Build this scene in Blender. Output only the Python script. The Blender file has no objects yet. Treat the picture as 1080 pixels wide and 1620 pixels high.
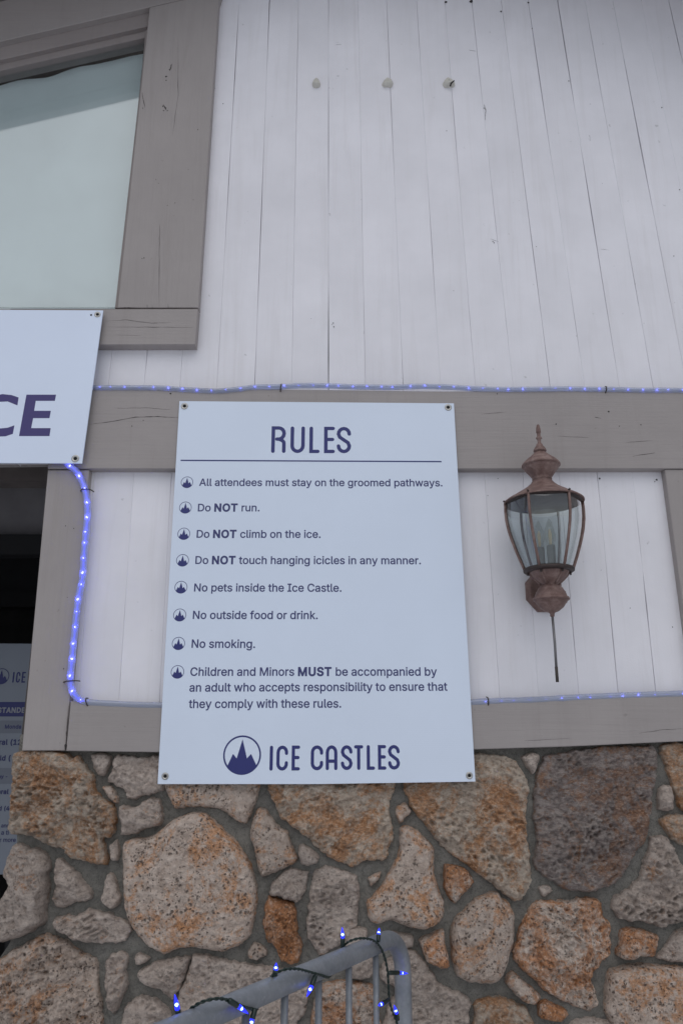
import bpy, math, random
import numpy as np
from mathutils import Vector, Matrix, noise
from mathutils.geometry import delaunay_2d_cdt

R = math.radians
S = bpy.context.scene
COL = S.collection
random.seed(7)

# ---------------------------------------------------------------- camera, sky, sun, exposure
CAM_Z, CAM_Y, PITCH, F = 1.55, -2.45, R(16.5), 1257.0
cam_data = bpy.data.cameras.new("camera")
cam_data.sensor_fit = 'VERTICAL'
cam_data.sensor_height = 24.0
cam_data.lens = 24.0 * F / 1620.0
cam_data.clip_start = 0.02
cam_data.clip_end = 2000.0
cam = bpy.data.objects.new("camera", cam_data)
cam.location = (0, CAM_Y, CAM_Z)
cam.rotation_euler = (R(90) + PITCH, 0, 0)
COL.objects.link(cam)
S.camera = cam

SUN_EL, SUN_AZ = R(58), R(184)      # azimuth measured from +Y towards +X: light comes from in front of the wall
world = bpy.data.worlds.new("World")
S.world = world
world.use_nodes = True
wn = world.node_tree
wn.nodes.clear()
w_out = wn.nodes.new("ShaderNodeOutputWorld")
w_bg = wn.nodes.new("ShaderNodeBackground")
w_sky = wn.nodes.new("ShaderNodeTexSky")
w_sky.sky_type = 'NISHITA'
w_sky.sun_disc = False
w_sky.sun_elevation = SUN_EL
w_sky.sun_rotation = SUN_AZ
w_sky.dust_density = 1.0
w_sky.air_density = 1.0
w_sky.ozone_density = 1.0
w_hsv = wn.nodes.new("ShaderNodeHueSaturation")     # overcast: the same sky, greyer
w_hsv.inputs['Saturation'].default_value = 0.42
wn.links.new(w_sky.outputs[0], w_hsv.inputs['Color'])
wn.links.new(w_hsv.outputs[0], w_bg.inputs[0])
w_bg.inputs[1].default_value = 0.088
wn.links.new(w_bg.outputs[0], w_out.inputs[0])

sun_data = bpy.data.lights.new("sun", 'SUN')
sun_data.energy = 0.95
sun_data.angle = R(76)
sun_data.color = (1.0, 0.98, 0.96)
sun = bpy.data.objects.new("sun", sun_data)
sun.rotation_euler = Vector((-math.sin(SUN_AZ) * math.cos(SUN_EL), -math.cos(SUN_AZ) * math.cos(SUN_EL), -math.sin(SUN_EL))).to_track_quat('-Z', 'Y').to_euler()
COL.objects.link(sun)

S.view_settings.view_transform = 'Standard'
S.view_settings.look = 'None'
S.view_settings.exposure = 0.0
S.view_settings.gamma = 1.0
S.view_settings.use_curve_mapping = False
S.render.engine = 'CYCLES'
S.cycles.max_bounces = 8
S.cycles.transparent_max_bounces = 24
S.cycles.caustics_reflective = False
S.cycles.caustics_refractive = False
S.cycles.use_denoising = True

# ---------------------------------------------------------------- surveying helpers
CT, ST = math.cos(PITCH), math.sin(PITCH)

def ray(u, v):
    a, b = (u - 540.0) / F, (810.0 - v) / F
    return Vector((a, CT - b * ST, ST + b * CT))

def P(u, v, y=0.0):
    """surveyed point: photo pixel carried onto the upright plane at depth y (wall face is y = 0)"""
    d = ray(u, v)
    t = (y - CAM_Y) / d.y
    return Vector((d.x * t, y, CAM_Z + d.z * t))

# ---------------------------------------------------------------- object helpers
def tag(o, label=None, cat=None, group=None, kind=None):
    for k, val in (('label', label), ('category', cat), ('group', group), ('kind', kind)):
        if val:
            o[k] = val
    return o

WORLD_ORIGIN = {}

def empty(name, loc, label=None, cat=None, group=None, kind=None, parent=None):
    o = bpy.data.objects.new(name, None)
    o.empty_display_size = 0.1
    loc = Vector(loc)
    WORLD_ORIGIN[o.name] = loc
    COL.objects.link(o)
    if parent:
        o.parent = parent
        loc = loc - WORLD_ORIGIN[parent.name]
    o.location = loc
    return tag(o, label, cat, group, kind)

def obj(name, verts, faces, mat, parent=None, smooth=False, **kw):
    """verts in world metres; the object's origin goes to their middle"""
    A = np.array([tuple(p) for p in verts], dtype=float)
    c = (A.min(0) + A.max(0)) / 2
    me = bpy.data.meshes.new(name)
    me.from_pydata((A - c).tolist(), [], faces)
    me.validate()
    me.materials.append(mat)
    if smooth:
        me.polygons.foreach_set('use_smooth', [True] * len(me.polygons))
    o = bpy.data.objects.new(name, me)
    COL.objects.link(o)
    WORLD_ORIGIN[o.name] = Vector(c)
    if parent:
        o.parent = parent
        o.location = Vector(c) - WORLD_ORIGIN[parent.name]
    else:
        o.location = Vector(c)
    return tag(o, kw.get('label'), kw.get('cat'), kw.get('group'), kw.get('kind'))

class MB:
    def __init__(s):
        s.v, s.f = [], []
    def add(s, v, f):
        n = len(s.v)
        s.v += [Vector(p) for p in v]
        s.f += [tuple(i + n for i in q) for q in f]
        return s
    def box(s, lo, hi):
        x0, y0, z0 = lo; x1, y1, z1 = hi
        return s.add([(x0,y0,z0),(x1,y0,z0),(x1,y1,z0),(x0,y1,z0),(x0,y0,z1),(x1,y0,z1),(x1,y1,z1),(x0,y1,z1)],
                     [(0,1,5,4),(1,2,6,5),(2,3,7,6),(3,0,4,7),(4,5,6,7),(3,2,1,0)])
    def tube(s, pts, r, n=8, cap=True):
        pts = [Vector(p) for p in pts]
        rr = r if isinstance(r, (list, tuple)) else [r] * len(pts)
        up = None; rings = []
        for i, p in enumerate(pts):
            t = (pts[min(i + 1, len(pts) - 1)] - pts[max(i - 1, 0)]).normalized()
            if up is None:
                up = t.orthogonal().normalized()
            up = (up - t * up.dot(t)).normalized()
            sd = t.cross(up)
            rings.append([p + (up * math.cos(2*math.pi*k/n) + sd * math.sin(2*math.pi*k/n)) * rr[i] for k in range(n)])
        v = [q for g in rings for q in g]
        f = []
        for i in range(len(pts) - 1):
            for k in range(n):
                f.append((i*n+k, i*n+(k+1) % n, (i+1)*n+(k+1) % n, (i+1)*n+k))
        if cap:
            f.append(tuple(range(n))[::-1]); f.append(tuple((len(pts)-1)*n + k for k in range(n)))
        return s.add(v, f)
    def lathe(s, prof, c, n=32, a0=0.0, a1=2*math.pi):
        """prof: list of (radius, z); c: axis point"""
        full = abs(a1 - a0 - 2*math.pi) < 1e-6
        m = n if full else n + 1
        v, f = [], []
        for r, z in prof:
            for k in range(m):
                a = a0 + (a1 - a0) * k / n
                v.append((c[0] + math.sin(a) * r, c[1] - math.cos(a) * r, z))
        for i in range(len(prof) - 1):
            for k in range(n):
                k2 = (k + 1) % m
                f.append((i*m+k, i*m+k2, (i+1)*m+k2, (i+1)*m+k))
        return s.add(v, f)
    def build(s, name, mat, parent=None, smooth=False, **kw):
        return obj(name, s.v, s.f, mat, parent, smooth, **kw)

def prism(poly, y_front, y_back, bevel=0.0):
    """poly: (x, z) corners clockwise or not; a slab between two depths with a small chamfer on the front edge"""
    n = len(poly)
    area = sum(poly[i][0]*poly[(i+1) % n][1] - poly[(i+1) % n][0]*poly[i][1] for i in range(n))
    if area < 0:
        poly = poly[::-1]
    inner = []
    for i in range(n):
        a, b, c = Vector(poly[i-1]), Vector(poly[i]), Vector(poly[(i+1) % n])
        d1, d2 = (b - a).normalized(), (c - b).normalized()
        n1, n2 = Vector((-d1.y, d1.x)), Vector((-d2.y, d2.x))
        m = (n1 + n2); m = m / max(0.3, m.dot(n1)) if m.length > 1e-6 else n1
        inner.append(b + m * bevel)
    v = [(p[0], y_front, p[1]) for p in inner] + [(p[0], y_front + bevel, p[1]) for p in poly] + [(p[0], y_back, p[1]) for p in poly]
    f = [tuple(range(n))]
    for i in range(n):
        j = (i + 1) % n
        f.append((n + i, n + j, j, i)); f.append((2*n + i, 2*n + j, n + j, n + i))
    f.append(tuple(range(2*n, 3*n))[::-1])
    return v, f

def slab(name, pix, yf, yb, mat, parent, bevel=0.0, **kw):
    """a flat piece whose outline was surveyed on its own front plane"""
    poly = [(P(u, v, yf).x, P(u, v, yf).z) for u, v in pix]
    v, f = prism(poly, yf, yb, bevel)
    return obj(name, v, f, mat, parent, **kw)

# ---------------------------------------------------------------- materials
def mat(name):
    m = bpy.data.materials.new(name); m.use_nodes = True
    nt = m.node_tree
    b = nt.nodes['Principled BSDF']
    return m, nt, b

def N(nt, t, **kw):
    n = nt.nodes.new(t)
    for k, val in kw.items():
        if k in n.inputs.keys():
            n.inputs[k].default_value = val
        else:
            setattr(n, k, val)
    return n

def coords(nt, scale=(1, 1, 1), per_object=True):
    tc = N(nt, 'ShaderNodeTexCoord')
    mp = N(nt, 'ShaderNodeMapping')
    mp.inputs['Scale'].default_value = scale
    nt.links.new(tc.outputs['Object'], mp.inputs['Vector'])
    if per_object:
        oi = N(nt, 'ShaderNodeObjectInfo')
        ml = N(nt, 'ShaderNodeMath', operation='MULTIPLY'); ml.inputs[1].default_value = 37.0
        nt.links.new(oi.outputs['Random'], ml.inputs[0])
        cb = N(nt, 'ShaderNodeCombineXYZ')
        for k in range(3):
            nt.links.new(ml.outputs[0], cb.inputs[k])
        nt.links.new(cb.outputs[0], mp.inputs['Location'])
    return mp.outputs[0]

def noise_tex(nt, vec, scale, detail=6, rough=0.6, dist=0.0):
    n = N(nt, 'ShaderNodeTexNoise')
    n.inputs['Scale'].default_value = scale; n.inputs['Detail'].default_value = detail
    n.inputs['Roughness'].default_value = rough; n.inputs['Distortion'].default_value = dist
    nt.links.new(vec, n.inputs['Vector'])
    return n.outputs['Fac']

def ramp(nt, fac, stops):
    r = N(nt, 'ShaderNodeValToRGB')
    e = r.color_ramp.elements
    while len(e) < len(stops):
        e.new(0.5)
    for el, (p, c) in zip(e, stops):
        el.position = p
        el.color = (c, c, c, 1) if not isinstance(c, (tuple, list)) else (*c, 1)
    nt.links.new(fac, r.inputs[0])
    return r.outputs[0]

def mix(nt, fac, a, b, mode='MIX'):
    m = N(nt, 'ShaderNodeMix', data_type='RGBA', blend_type=mode)
    for sock, val in ((m.inputs[0], fac), (m.inputs[6], a), (m.inputs[7], b)):
        if isinstance(val, (int, float)):
            sock.default_value = val
        elif isinstance(val, tuple):
            sock.default_value = (*val, 1)
        else:
            nt.links.new(val, sock)
    return m.outputs[2]

def math_n(nt, op, a, b=0.5):
    m = N(nt, 'ShaderNodeMath', operation=op)
    for i, val in enumerate((a, b)):
        if isinstance(val, (int, float)):
            m.inputs[i].default_value = val
        else:
            nt.links.new(val, m.inputs[i])
    return m.outputs[0]

def bump(nt, b, height, dist, strength=1.0, normal=None):
    n = N(nt, 'ShaderNodeBump')
    n.inputs['Distance'].default_value = dist; n.inputs['Strength'].default_value = strength
    nt.links.new(height, n.inputs['Height'])
    if normal is not None:
        nt.links.new(normal, n.inputs['Normal'])
    nt.links.new(n.outputs[0], b.inputs['Normal'])
    return n.outputs[0]

def plain(name, col, rough=0.6, metal=0.0, spec=0.5, var=0.0, vs=30.0, bd=0.0):
    m, nt, b = mat(name)
    b.inputs['Base Color'].default_value = (*col, 1)
    b.inputs['Roughness'].default_value = rough; b.inputs['Metallic'].default_value = metal
    b.inputs['Specular IOR Level'].default_value = spec
    if var or bd:
        v = coords(nt)
        f = noise_tex(nt, v, vs)
        if var:
            d = tuple(c * (1 - var) for c in col)
            l = tuple(min(1, c * (1 + var)) for c in col)
            nt.links.new(ramp(nt, f, [(0.3, d), (0.7, l)]), b.inputs['Base Color'])
        if bd:
            bump(nt, b, f, bd)
    return m

def painted_wood(name, col, along, grain=0.0006, dirt=(0.10, 0.09, 0.08), dirt_amt=0.35, coarse=1.0, streak=0.15, wear_amt=0.16):
    """brush-painted sawn board: grain runs along 'x' or 'z'"""
    m, nt, b = mat(name)
    sc = (4, 40, 120) if along == 'x' else (110, 40, 3)
    v = coords(nt, sc)
    g = noise_tex(nt, v, 1.0 * coarse, 5, 0.65, 0.3)
    v2 = coords(nt, (1, 1, 1))
    big = noise_tex(nt, v2, 3.0, 4, 0.6)
    fine = noise_tex(nt, v2, 260.0, 3, 0.6)
    spots = noise_tex(nt, v2, 34.0, 2, 0.5)
    c0 = tuple(c * 0.93 for c in col); c1 = tuple(min(1, c * 1.05) for c in col)
    base = ramp(nt, big, [(0.3, c0), (0.7, c1)])
    base = mix(nt, ramp(nt, g, [(0.30, streak), (0.48, 0.0)]), base, tuple(c * 0.72 for c in col))
    base = mix(nt, math_n(nt, 'MULTIPLY', ramp(nt, spots, [(0.74, 0.0), (0.80, 1.0)]), dirt_amt), base, dirt)
    drip = noise_tex(nt, coords(nt, (26, 10, 1.6)), 1.0, 5, 0.65, 0.4)
    base = mix(nt, ramp(nt, drip, [(0.53, 0.0), (0.72, 0.30)]), base, tuple(c * 0.80 * w for c, w in zip(col, (1.0, 0.98, 0.95))))
    wear = noise_tex(nt, v, 2.2, 6, 0.8, 0.6)
    base = mix(nt, ramp(nt, wear, [(0.60, 0.0), (0.68, wear_amt)]), base, tuple(c * 0.55 for c in col))
    nt.links.new(base, b.inputs['Base Color'])
    b.inputs['Roughness'].default_value = 0.62
    b.inputs['Specular IOR Level'].default_value = 0.3
    n1 = bump(nt, b, g, grain)
    n2 = N(nt, 'ShaderNodeBump'); n2.inputs['Distance'].default_value = 0.0003
    nt.links.new(fine, n2.inputs['Height']); nt.links.new(n1, n2.inputs['Normal'])
    nt.links.new(n2.outputs[0], b.inputs['Normal'])
    return m

M = {}
M['white'] = painted_wood('white board paint', (0.81, 0.795, 0.83), 'z', 0.0002, dirt_amt=0.30, streak=0.04, wear_amt=0.05)
M['taupe_z'] = painted_wood('taupe trim paint upright', (0.355, 0.322, 0.310), 'z', 0.0009)
M['taupe_x'] = painted_wood('taupe trim paint level', (0.355, 0.322, 0.310), 'x', 0.0012)
M['taupe_frame'] = painted_wood('taupe window frame paint', (0.30, 0.265, 0.255), 'x', 0.0003)
M['gap'] = plain('dirty joint', (0.09, 0.08, 0.075), 0.95)
M['crack'] = plain('open crack in paint', (0.035, 0.03, 0.03), 0.95)
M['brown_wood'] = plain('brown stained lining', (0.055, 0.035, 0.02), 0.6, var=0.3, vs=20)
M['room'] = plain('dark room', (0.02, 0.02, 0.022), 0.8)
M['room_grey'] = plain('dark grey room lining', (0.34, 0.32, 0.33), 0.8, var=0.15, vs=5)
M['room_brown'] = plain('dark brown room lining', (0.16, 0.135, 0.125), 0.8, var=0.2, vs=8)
M['soffit'] = painted_wood('soffit paint', (0.30, 0.27, 0.26), 'x', 0.0005)
M['navy'] = plain('navy print', (0.022, 0.028, 0.16), 0.45)
M['navy_text'] = plain('navy lettering', (0.040, 0.046, 0.155), 0.5)
M['purple'] = plain('purple print', (0.050, 0.038, 0.165), 0.45)
M['steel'] = plain('nickel grommet', (0.45, 0.44, 0.42), 0.35, 1.0)
M['nail'] = plain('rusty nail', (0.05, 0.04, 0.035), 0.7)
M['foam'] = plain('cream foam lump', (0.60, 0.58, 0.52), 0.75, var=0.12, vs=90, bd=0.001)
M['black_hole'] = plain('black hole', (0.01, 0.01, 0.01), 0.9)
M['green_wire'] = plain('dark green cable', (0.008, 0.022, 0.017), 0.45)
M['green_socket'] = plain('dark green lamp holder', (0.006, 0.018, 0.015), 0.35)
M['pale_text'] = plain('pale lettering', (0.30, 0.31, 0.35), 0.5)

def sign_mat(name, col):
    m, nt, b = mat(name)
    v = coords(nt, (1, 1, 1), False)
    w = N(nt, 'ShaderNodeTexWave', wave_type='BANDS', bands_direction='Z')
    w.inputs['Scale'].default_value = 60; w.inputs['Distortion'].default_value = 0.3
    nt.links.new(v, w.inputs['Vector'])
    f = noise_tex(nt, v, 2.5, 3)
    nt.links.new(ramp(nt, f, [(0.3, tuple(c * 0.96 for c in col)), (0.7, col)]), b.inputs['Base Color'])
    b.inputs['Roughness'].default_value = 0.42
    bump(nt, b, w.outputs['Fac'], 0.00012, 0.5)
    return m
M['sign'] = sign_mat('white corrugated plastic', (0.72, 0.80, 0.93))
M['sign_left'] = sign_mat('white banner plastic', (0.74, 0.82, 0.97))
M['board'] = sign_mat('price board plastic', (0.27, 0.30, 0.36))  # base colour darkened: carries the shade of the entrance
M['board_band'] = plain('grey table band', (0.20, 0.22, 0.27), 0.5)

def stone_mat(name, base, base2, stain, stain_amt, pit_amt, rough_bump, dark=None, dark_amt=0.0, pit_scale=70.0, layer=1.0):
    m, nt, b = mat(name)
    v = coords(nt)
    vl = coords(nt, (1, 1, layer))
    big = noise_tex(nt, v, 6.5, 5, 0.62, 0.6)
    mid = noise_tex(nt, vl, 34.0, 8, 0.72, 0.5)
    fine = noise_tex(nt, vl, 120.0, 6, 0.78)
    colr = ramp(nt, mid, [(0.28, tuple(c * 0.62 for c in base)), (0.43, base), (0.52, tuple((p + q) / 2 for p, q in zip(base, base2))), (0.68, base2)])
    # rust stain: broad patches broken up by finer noise
    st = noise_tex(nt, v, 6.0, 8, 0.78, 0.8)
    st_f = noise_tex(nt, v, 55.0, 5, 0.75, 0.3)
    lo = 0.64 - 0.17 * stain_amt
    msk = math_n(nt, 'ADD', st, math_n(nt, 'MULTIPLY', math_n(nt, 'SUBTRACT', st_f, 0.5), 0.45))
    colr = mix(nt, ramp(nt, msk, [(lo, 0.0), (lo + 0.07, 0.6), (lo + 0.16, 0.92)]), colr, mix(nt, ramp(nt, fine, [(0.35, 0.0), (0.6, 1.0)]), tuple(c * 0.55 for c in stain), tuple(c * 1.12 for c in stain)))
    if dark:
        colr = mix(nt, math_n(nt, 'MULTIPLY', ramp(nt, big, [(0.40, 0.0), (0.62, 1.0)]), dark_amt), colr, dark)
    wv = N(nt, 'ShaderNodeVectorMath', operation='ADD')
    nt.links.new(v, wv.inputs[0])
    nz = N(nt, 'ShaderNodeTexNoise'); nz.inputs['Scale'].default_value = 70; nz.inputs['Detail'].default_value = 3
    nt.links.new(v, nz.inputs['Vector'])
    sc = N(nt, 'ShaderNodeVectorMath', operation='SCALE'); sc.inputs['Scale'].default_value = 0.016
    nt.links.new(nz.outputs['Color'], sc.inputs[0]); nt.links.new(sc.outputs[0], wv.inputs[1])
    pits = None
    for scl, hi_, w0, w1 in ((pit_scale, 0.34, 0.44, 0.54), (pit_scale * 1.9, 0.33, 0.45, 0.56)):
        vor = N(nt, 'ShaderNodeTexVoronoi'); vor.inputs['Scale'].default_value = scl
        nt.links.new(wv.outputs[0], vor.inputs['Vector'])
        p_ = ramp(nt, vor.outputs['Distance'], [(hi_ * 0.45, 1.0), (hi_, 0.0)])
        p_ = math_n(nt, 'MULTIPLY', p_, ramp(nt, noise_tex(nt, v, 20.0 + scl * .1, 3), [(w0, 0.0), (w1, 1.0)]))
        pits = p_ if pits is None else math_n(nt, 'MAXIMUM', pits, p_)
    pit = math_n(nt, 'MULTIPLY', pits, pit_amt)
    colr = mix(nt, math_n(nt, 'MULTIPLY', pit, 0.85), colr, tuple(c * 0.20 for c in base))
    colr = mix(nt, ramp(nt, fine, [(0.36, 0.48), (0.45, 0.0)]), colr, tuple(c * 0.42 for c in base))  # low grain darkened: crevice shade painted into the colour
    colr = mix(nt, ramp(nt, fine, [(0.54, 0.0), (0.70, 0.60)]), colr, tuple(min(0.8, c * 1.35) for c in base2))  # high grain lightened: relief highlights painted into the colour
    oi = N(nt, 'ShaderNodeObjectInfo')
    hs = N(nt, 'ShaderNodeHueSaturation')
    nt.links.new(math_n(nt, 'ADD', math_n(nt, 'MULTIPLY', oi.outputs['Random'], 0.26), 1.06), hs.inputs['Value'])
    nt.links.new(colr, hs.inputs['Color'])
    nt.links.new(hs.outputs[0], b.inputs['Base Color'])
    b.inputs['Roughness'].default_value = 0.92; b.inputs['Specular IOR Level'].default_value = 0.2
    h = math_n(nt, 'ADD', math_n(nt, 'MULTIPLY', fine, 0.45), mid)
    h = math_n(nt, 'SUBTRACT', h, math_n(nt, 'MULTIPLY', pit, 0.45))
    bump(nt, b, h, rough_bump)
    return m

ORANGE = (0.50, 0.235, 0.10)
M['st_pitted'] = stone_mat('pinkish pitted limestone', (0.41, 0.325, 0.27), (0.56, 0.47, 0.405), ORANGE, 0.80, 1.0, 0.014)
M['st_rough'] = stone_mat('rough tan limestone', (0.48, 0.375, 0.295), (0.70, 0.60, 0.50), (0.54, 0.255, 0.11), 0.98, 0.35, 0.020, layer=1.6)
M['st_grey'] = stone_mat('grey beige rough stone', (0.41, 0.335, 0.29), (0.60, 0.515, 0.455), ORANGE, 0.25, 0.45, 0.018, layer=1.4)
M['st_dark'] = stone_mat('dark grey brown stone', (0.25, 0.205, 0.19), (0.47, 0.41, 0.375), (0.36, 0.175, 0.085), 0.80, 0.2, 0.022, (0.15, 0.122, 0.115), 0.35, layer=2.0)
M['st_rust'] = stone_mat('rust stained stone', (0.45, 0.36, 0.30), (0.64, 0.55, 0.48), (0.46, 0.19, 0.07), 1.25, 0.9, 0.016)

def mortar_mat():
    m, nt, b = mat('grey mortar')
    v = coords(nt, (1, 1, 1), False)
    f = noise_tex(nt, v, 9.0, 6, 0.65)
    g = noise_tex(nt, v, 300.0, 4, 0.8)
    s = noise_tex(nt, v, 55.0, 5, 0.75, 0.5)
    c = ramp(nt, f, [(0.3, (0.185, 0.178, 0.160)), (0.7, (0.305, 0.292, 0.262))])
    c = mix(nt, ramp(nt, s, [(0.34, 0.55), (0.50, 0.0)]), c, (0.085, 0.082, 0.073))
    c = mix(nt, ramp(nt, s, [(0.58, 0.0), (0.70, 0.5)]), c, (0.30, 0.27, 0.235))
    c = mix(nt, ramp(nt, g, [(0.38, 0.6), (0.48, 0.0)]), c, (0.06, 0.058, 0.052))
    nt.links.new(c, b.inputs['Base Color'])
    b.inputs['Roughness'].default_value = 0.95
    bump(nt, b, math_n(nt, 'ADD', math_n(nt, 'MULTIPLY', s, 1.6), math_n(nt, 'MULTIPLY', g, 0.4)), 0.006)
    return m
M['mortar'] = mortar_mat()

def glass_mat(name, tint, refl=1.0, rough=0.02):
    """thin sheet: clear transmission with a tint plus Fresnel reflection"""
    m = bpy.data.materials.new(name); m.use_nodes = True
    nt = m.node_tree; nt.nodes.clear()
    o = N(nt, 'ShaderNodeOutputMaterial')
    t = N(nt, 'ShaderNodeBsdfTransparent'); t.inputs[0].default_value = (*tint, 1)
    g = N(nt, 'ShaderNodeBsdfGlossy'); g.inputs['Roughness'].default_value = rough
    lw = N(nt, 'ShaderNodeLayerWeight'); lw.inputs[0].default_value = 0.5      # Schlick: the same from both faces
    ml = math_n(nt, 'MULTIPLY', math_n(nt, 'ADD', math_n(nt, 'MULTIPLY', math_n(nt, 'POWER', lw.outputs['Facing'], 5.0), 0.95), 0.045), refl)
    mx = N(nt, 'ShaderNodeMixShader')
    nt.links.new(ml, mx.inputs[0]); nt.links.new(t.outputs[0], mx.inputs[1]); nt.links.new(g.outputs[0], mx.inputs[2])
    nt.links.new(mx.outputs[0], o.inputs[0])
    return m
M['window_glass'] = glass_mat('window glass', (0.93, 0.965, 0.965), 2.3)
M['lantern_glass'] = glass_mat('lantern glass', (0.86, 0.91, 0.91), 2.6, 0.05)
M['clear_glass'] = glass_mat('bulb glass', (0.90, 0.90, 0.88), 2.0, 0.04)

def rope_mat():
    m = bpy.data.materials.new('clear light rope plastic'); m.use_nodes = True
    nt = m.node_tree; nt.nodes.clear()
    o = N(nt, 'ShaderNodeOutputMaterial')
    t = N(nt, 'ShaderNodeBsdfTransparent'); t.inputs[0].default_value = (0.80, 0.84, 0.95, 1)
    g = N(nt, 'ShaderNodeBsdfGlossy'); g.inputs['Roughness'].default_value = 0.12
    tr = N(nt, 'ShaderNodeBsdfTranslucent'); tr.inputs[0].default_value = (0.75, 0.80, 0.95, 1)
    df = N(nt, 'ShaderNodeBsdfDiffuse'); df.inputs[0].default_value = (0.62, 0.68, 0.82, 1)
    lw = N(nt, 'ShaderNodeLayerWeight'); lw.inputs[0].default_value = 0.45
    m0 = N(nt, 'ShaderNodeMixShader'); m0.inputs[0].default_value = 0.5
    nt.links.new(tr.outputs[0], m0.inputs[1]); nt.links.new(df.outputs[0], m0.inputs[2])
    m1 = N(nt, 'ShaderNodeMixShader'); m1.inputs[0].default_value = 0.58
    nt.links.new(t.outputs[0], m1.inputs[1]); nt.links.new(m0.outputs[0], m1.inputs[2])
    m2 = N(nt, 'ShaderNodeMixShader')
    nt.links.new(math_n(nt, 'MULTIPLY', lw.outputs['Facing'], 0.45), m2.inputs[0])
    nt.links.new(m1.outputs[0], m2.inputs[1]); nt.links.new(g.outputs[0], m2.inputs[2])
    nt.links.new(m2.outputs[0], o.inputs[0])
    return m
M['rope'] = rope_mat()
M['rope_wire'] = plain('thin copper wire', (0.13, 0.13, 0.18), 0.4)

def emit(name, col, strength):
    m, nt, b = mat(name)
    b.inputs['Base Color'].default_value = (*col, 1)
    b.inputs['Emission Color'].default_value = (*col, 1)
    b.inputs['Emission Strength'].default_value = strength
    return m
M['led'] = emit('blue diode', (0.14, 0.15, 1.0), 6.0)
M['led_bright'] = emit('bright blue diode', (0.14, 0.14, 1.0), 26.0)
M['core_dim'] = emit('faintly glowing core', (0.16, 0.18, 0.55), 0.12)
M['core_bright'] = emit('glowing blue core', (0.10, 0.12, 1.0), 0.85)
M['bulb_blue'] = emit('lit blue bulb', (0.015, 0.025, 1.0), 1.6)
M['bulb_core'] = emit('lit blue bulb core', (0.22, 0.40, 1.0), 9.0)

def lantern_metal():
    m, nt, b = mat('weathered copper brown metal')
    v = coords(nt, (1, 1, 1), False)
    f = noise_tex(nt, v, 34.0, 7, 0.75, 0.4)
    g = noise_tex(nt, v, 150.0, 3, 0.6)
    c = ramp(nt, f, [(0.28, (0.10, 0.062, 0.054)), (0.48, (0.19, 0.118, 0.102)), (0.72, (0.32, 0.235, 0.21))])
    nt.links.new(c, b.inputs['Base Color'])
    b.inputs['Roughness'].default_value = 0.62; b.inputs['Metallic'].default_value = 0.15
    bump(nt, b, g, 0.0006)
    return m
M['lantern'] = lantern_metal()
M['lantern_dark'] = plain('dark oxidised metal', (0.05, 0.035, 0.032), 0.55, 0.3, var=0.3, vs=60)
M['grey_rod'] = plain('grey rod', (0.17, 0.165, 0.17), 0.45, 0.5, var=0.25, vs=30)

def galv():
    m, nt, b = mat('galvanised steel')
    v = coords(nt, (1, 1, 1), False)
    f = noise_tex(nt, v, 14.0, 6, 0.7)
    g = noise_tex(nt, v, 90.0, 4, 0.6)
    c = ramp(nt, f, [(0.3, (0.175, 0.19, 0.21)), (0.7, (0.30, 0.315, 0.34))])
    c = mix(nt, ramp(nt, g, [(0.62, 0.0), (0.75, 0.5)]), c, (0.42, 0.44, 0.46))
    c = mix(nt, ramp(nt, noise_tex(nt, v, 45.0, 3), [(0.68, 0.0), (0.76, 0.6)]), c, (0.07, 0.06, 0.055))
    nt.links.new(c, b.inputs['Base Color'])
    b.inputs['Metallic'].default_value = 0.4
    nt.links.new(ramp(nt, f, [(0.3, 0.62), (0.7, 0.42)]), b.inputs['Roughness'])
    bump(nt, b, g, 0.0006)
    return m
M['galv'] = galv()
M['snow'] = plain('packed snow', (0.78, 0.80, 0.84), 0.85, var=0.06, vs=1.5, bd=0.02)
M['cloth'] = plain('pale green cloth', (0.80, 0.83, 0.84), 0.9, var=0.05, vs=4)

# ---------------------------------------------------------------- ground
def grid_sheet(x0, x1, y0, y1, n, amp):
    v, f = [], []
    for j in range(n + 1):
        for i in range(n + 1):
            x = x0 + (x1 - x0) * i / n; y = y0 + (y1 - y0) * j / n
            v.append((x, y, amp * noise.noise(Vector((x * 0.4, y * 0.4, 0))) - 0.02))
    for j in range(n):
        for i in range(n):
            a = j * (n + 1) + i
            f.append((a, a + 1, a + n + 2, a + n + 1))
    return v, f
v, f = grid_sheet(-400, 400, -600, 200, 80, 0.02)
obj('snowy_ground', v, f, M['snow'], smooth=True, kind='structure')

# ---------------------------------------------------------------- building
building = empty('building', (0, 0.1, 0),
    'white board and fieldstone building wall with taupe trim behind the rules sign', 'building')

# siding boards: seams surveyed at four heights
SEAM = {
 0:    dict(zip(range(-12, 16), [-48, -1, 47, 95, 143, 190, 237, 284, 331, 378.4, 426.3, 472.2, 519.5, 566.1, 611.3, 658.6, 703.1, 745.6, 792.2, 834.7, 881.3, 924.5, 968.3, 1012.8, 1056.7, 1101, 1145, 1189])),
 610:  dict(zip(range(-12, 16), [-172, -115, -57, 0, 57, 114, 171.6, 228.3, 285, 343.4, 403, 461.3, 519.5, 577.8, 637.4, 696.3, 751.1, 810.7, 869.6, 923.8, 978.6, 1032, 1085.5, 1141, 1196, 1251, 1306, 1361])),
 747:  dict(zip(range(-12, 16), [-216, -157, -96, -34, 27, 88, 149, 212.4, 271.7, 332, 394, 457, 520, 582, 644, 706, 766, 826.4, 883.4, 943.9, 999, 1056, 1113, 1170, 1227, 1284, 1341, 1398])),
 1112: dict(zip(range(-12, 16), [-264, -200, -135, -71, -6, 59, 124, 188, 252.6, 319, 386, 453, 520, 588, 656, 724, 790.5, 852.3, 916.2, 978.4, 1038.5, 1099, 1161, 1223, 1285, 1347, 1409, 1471])),
}
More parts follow.
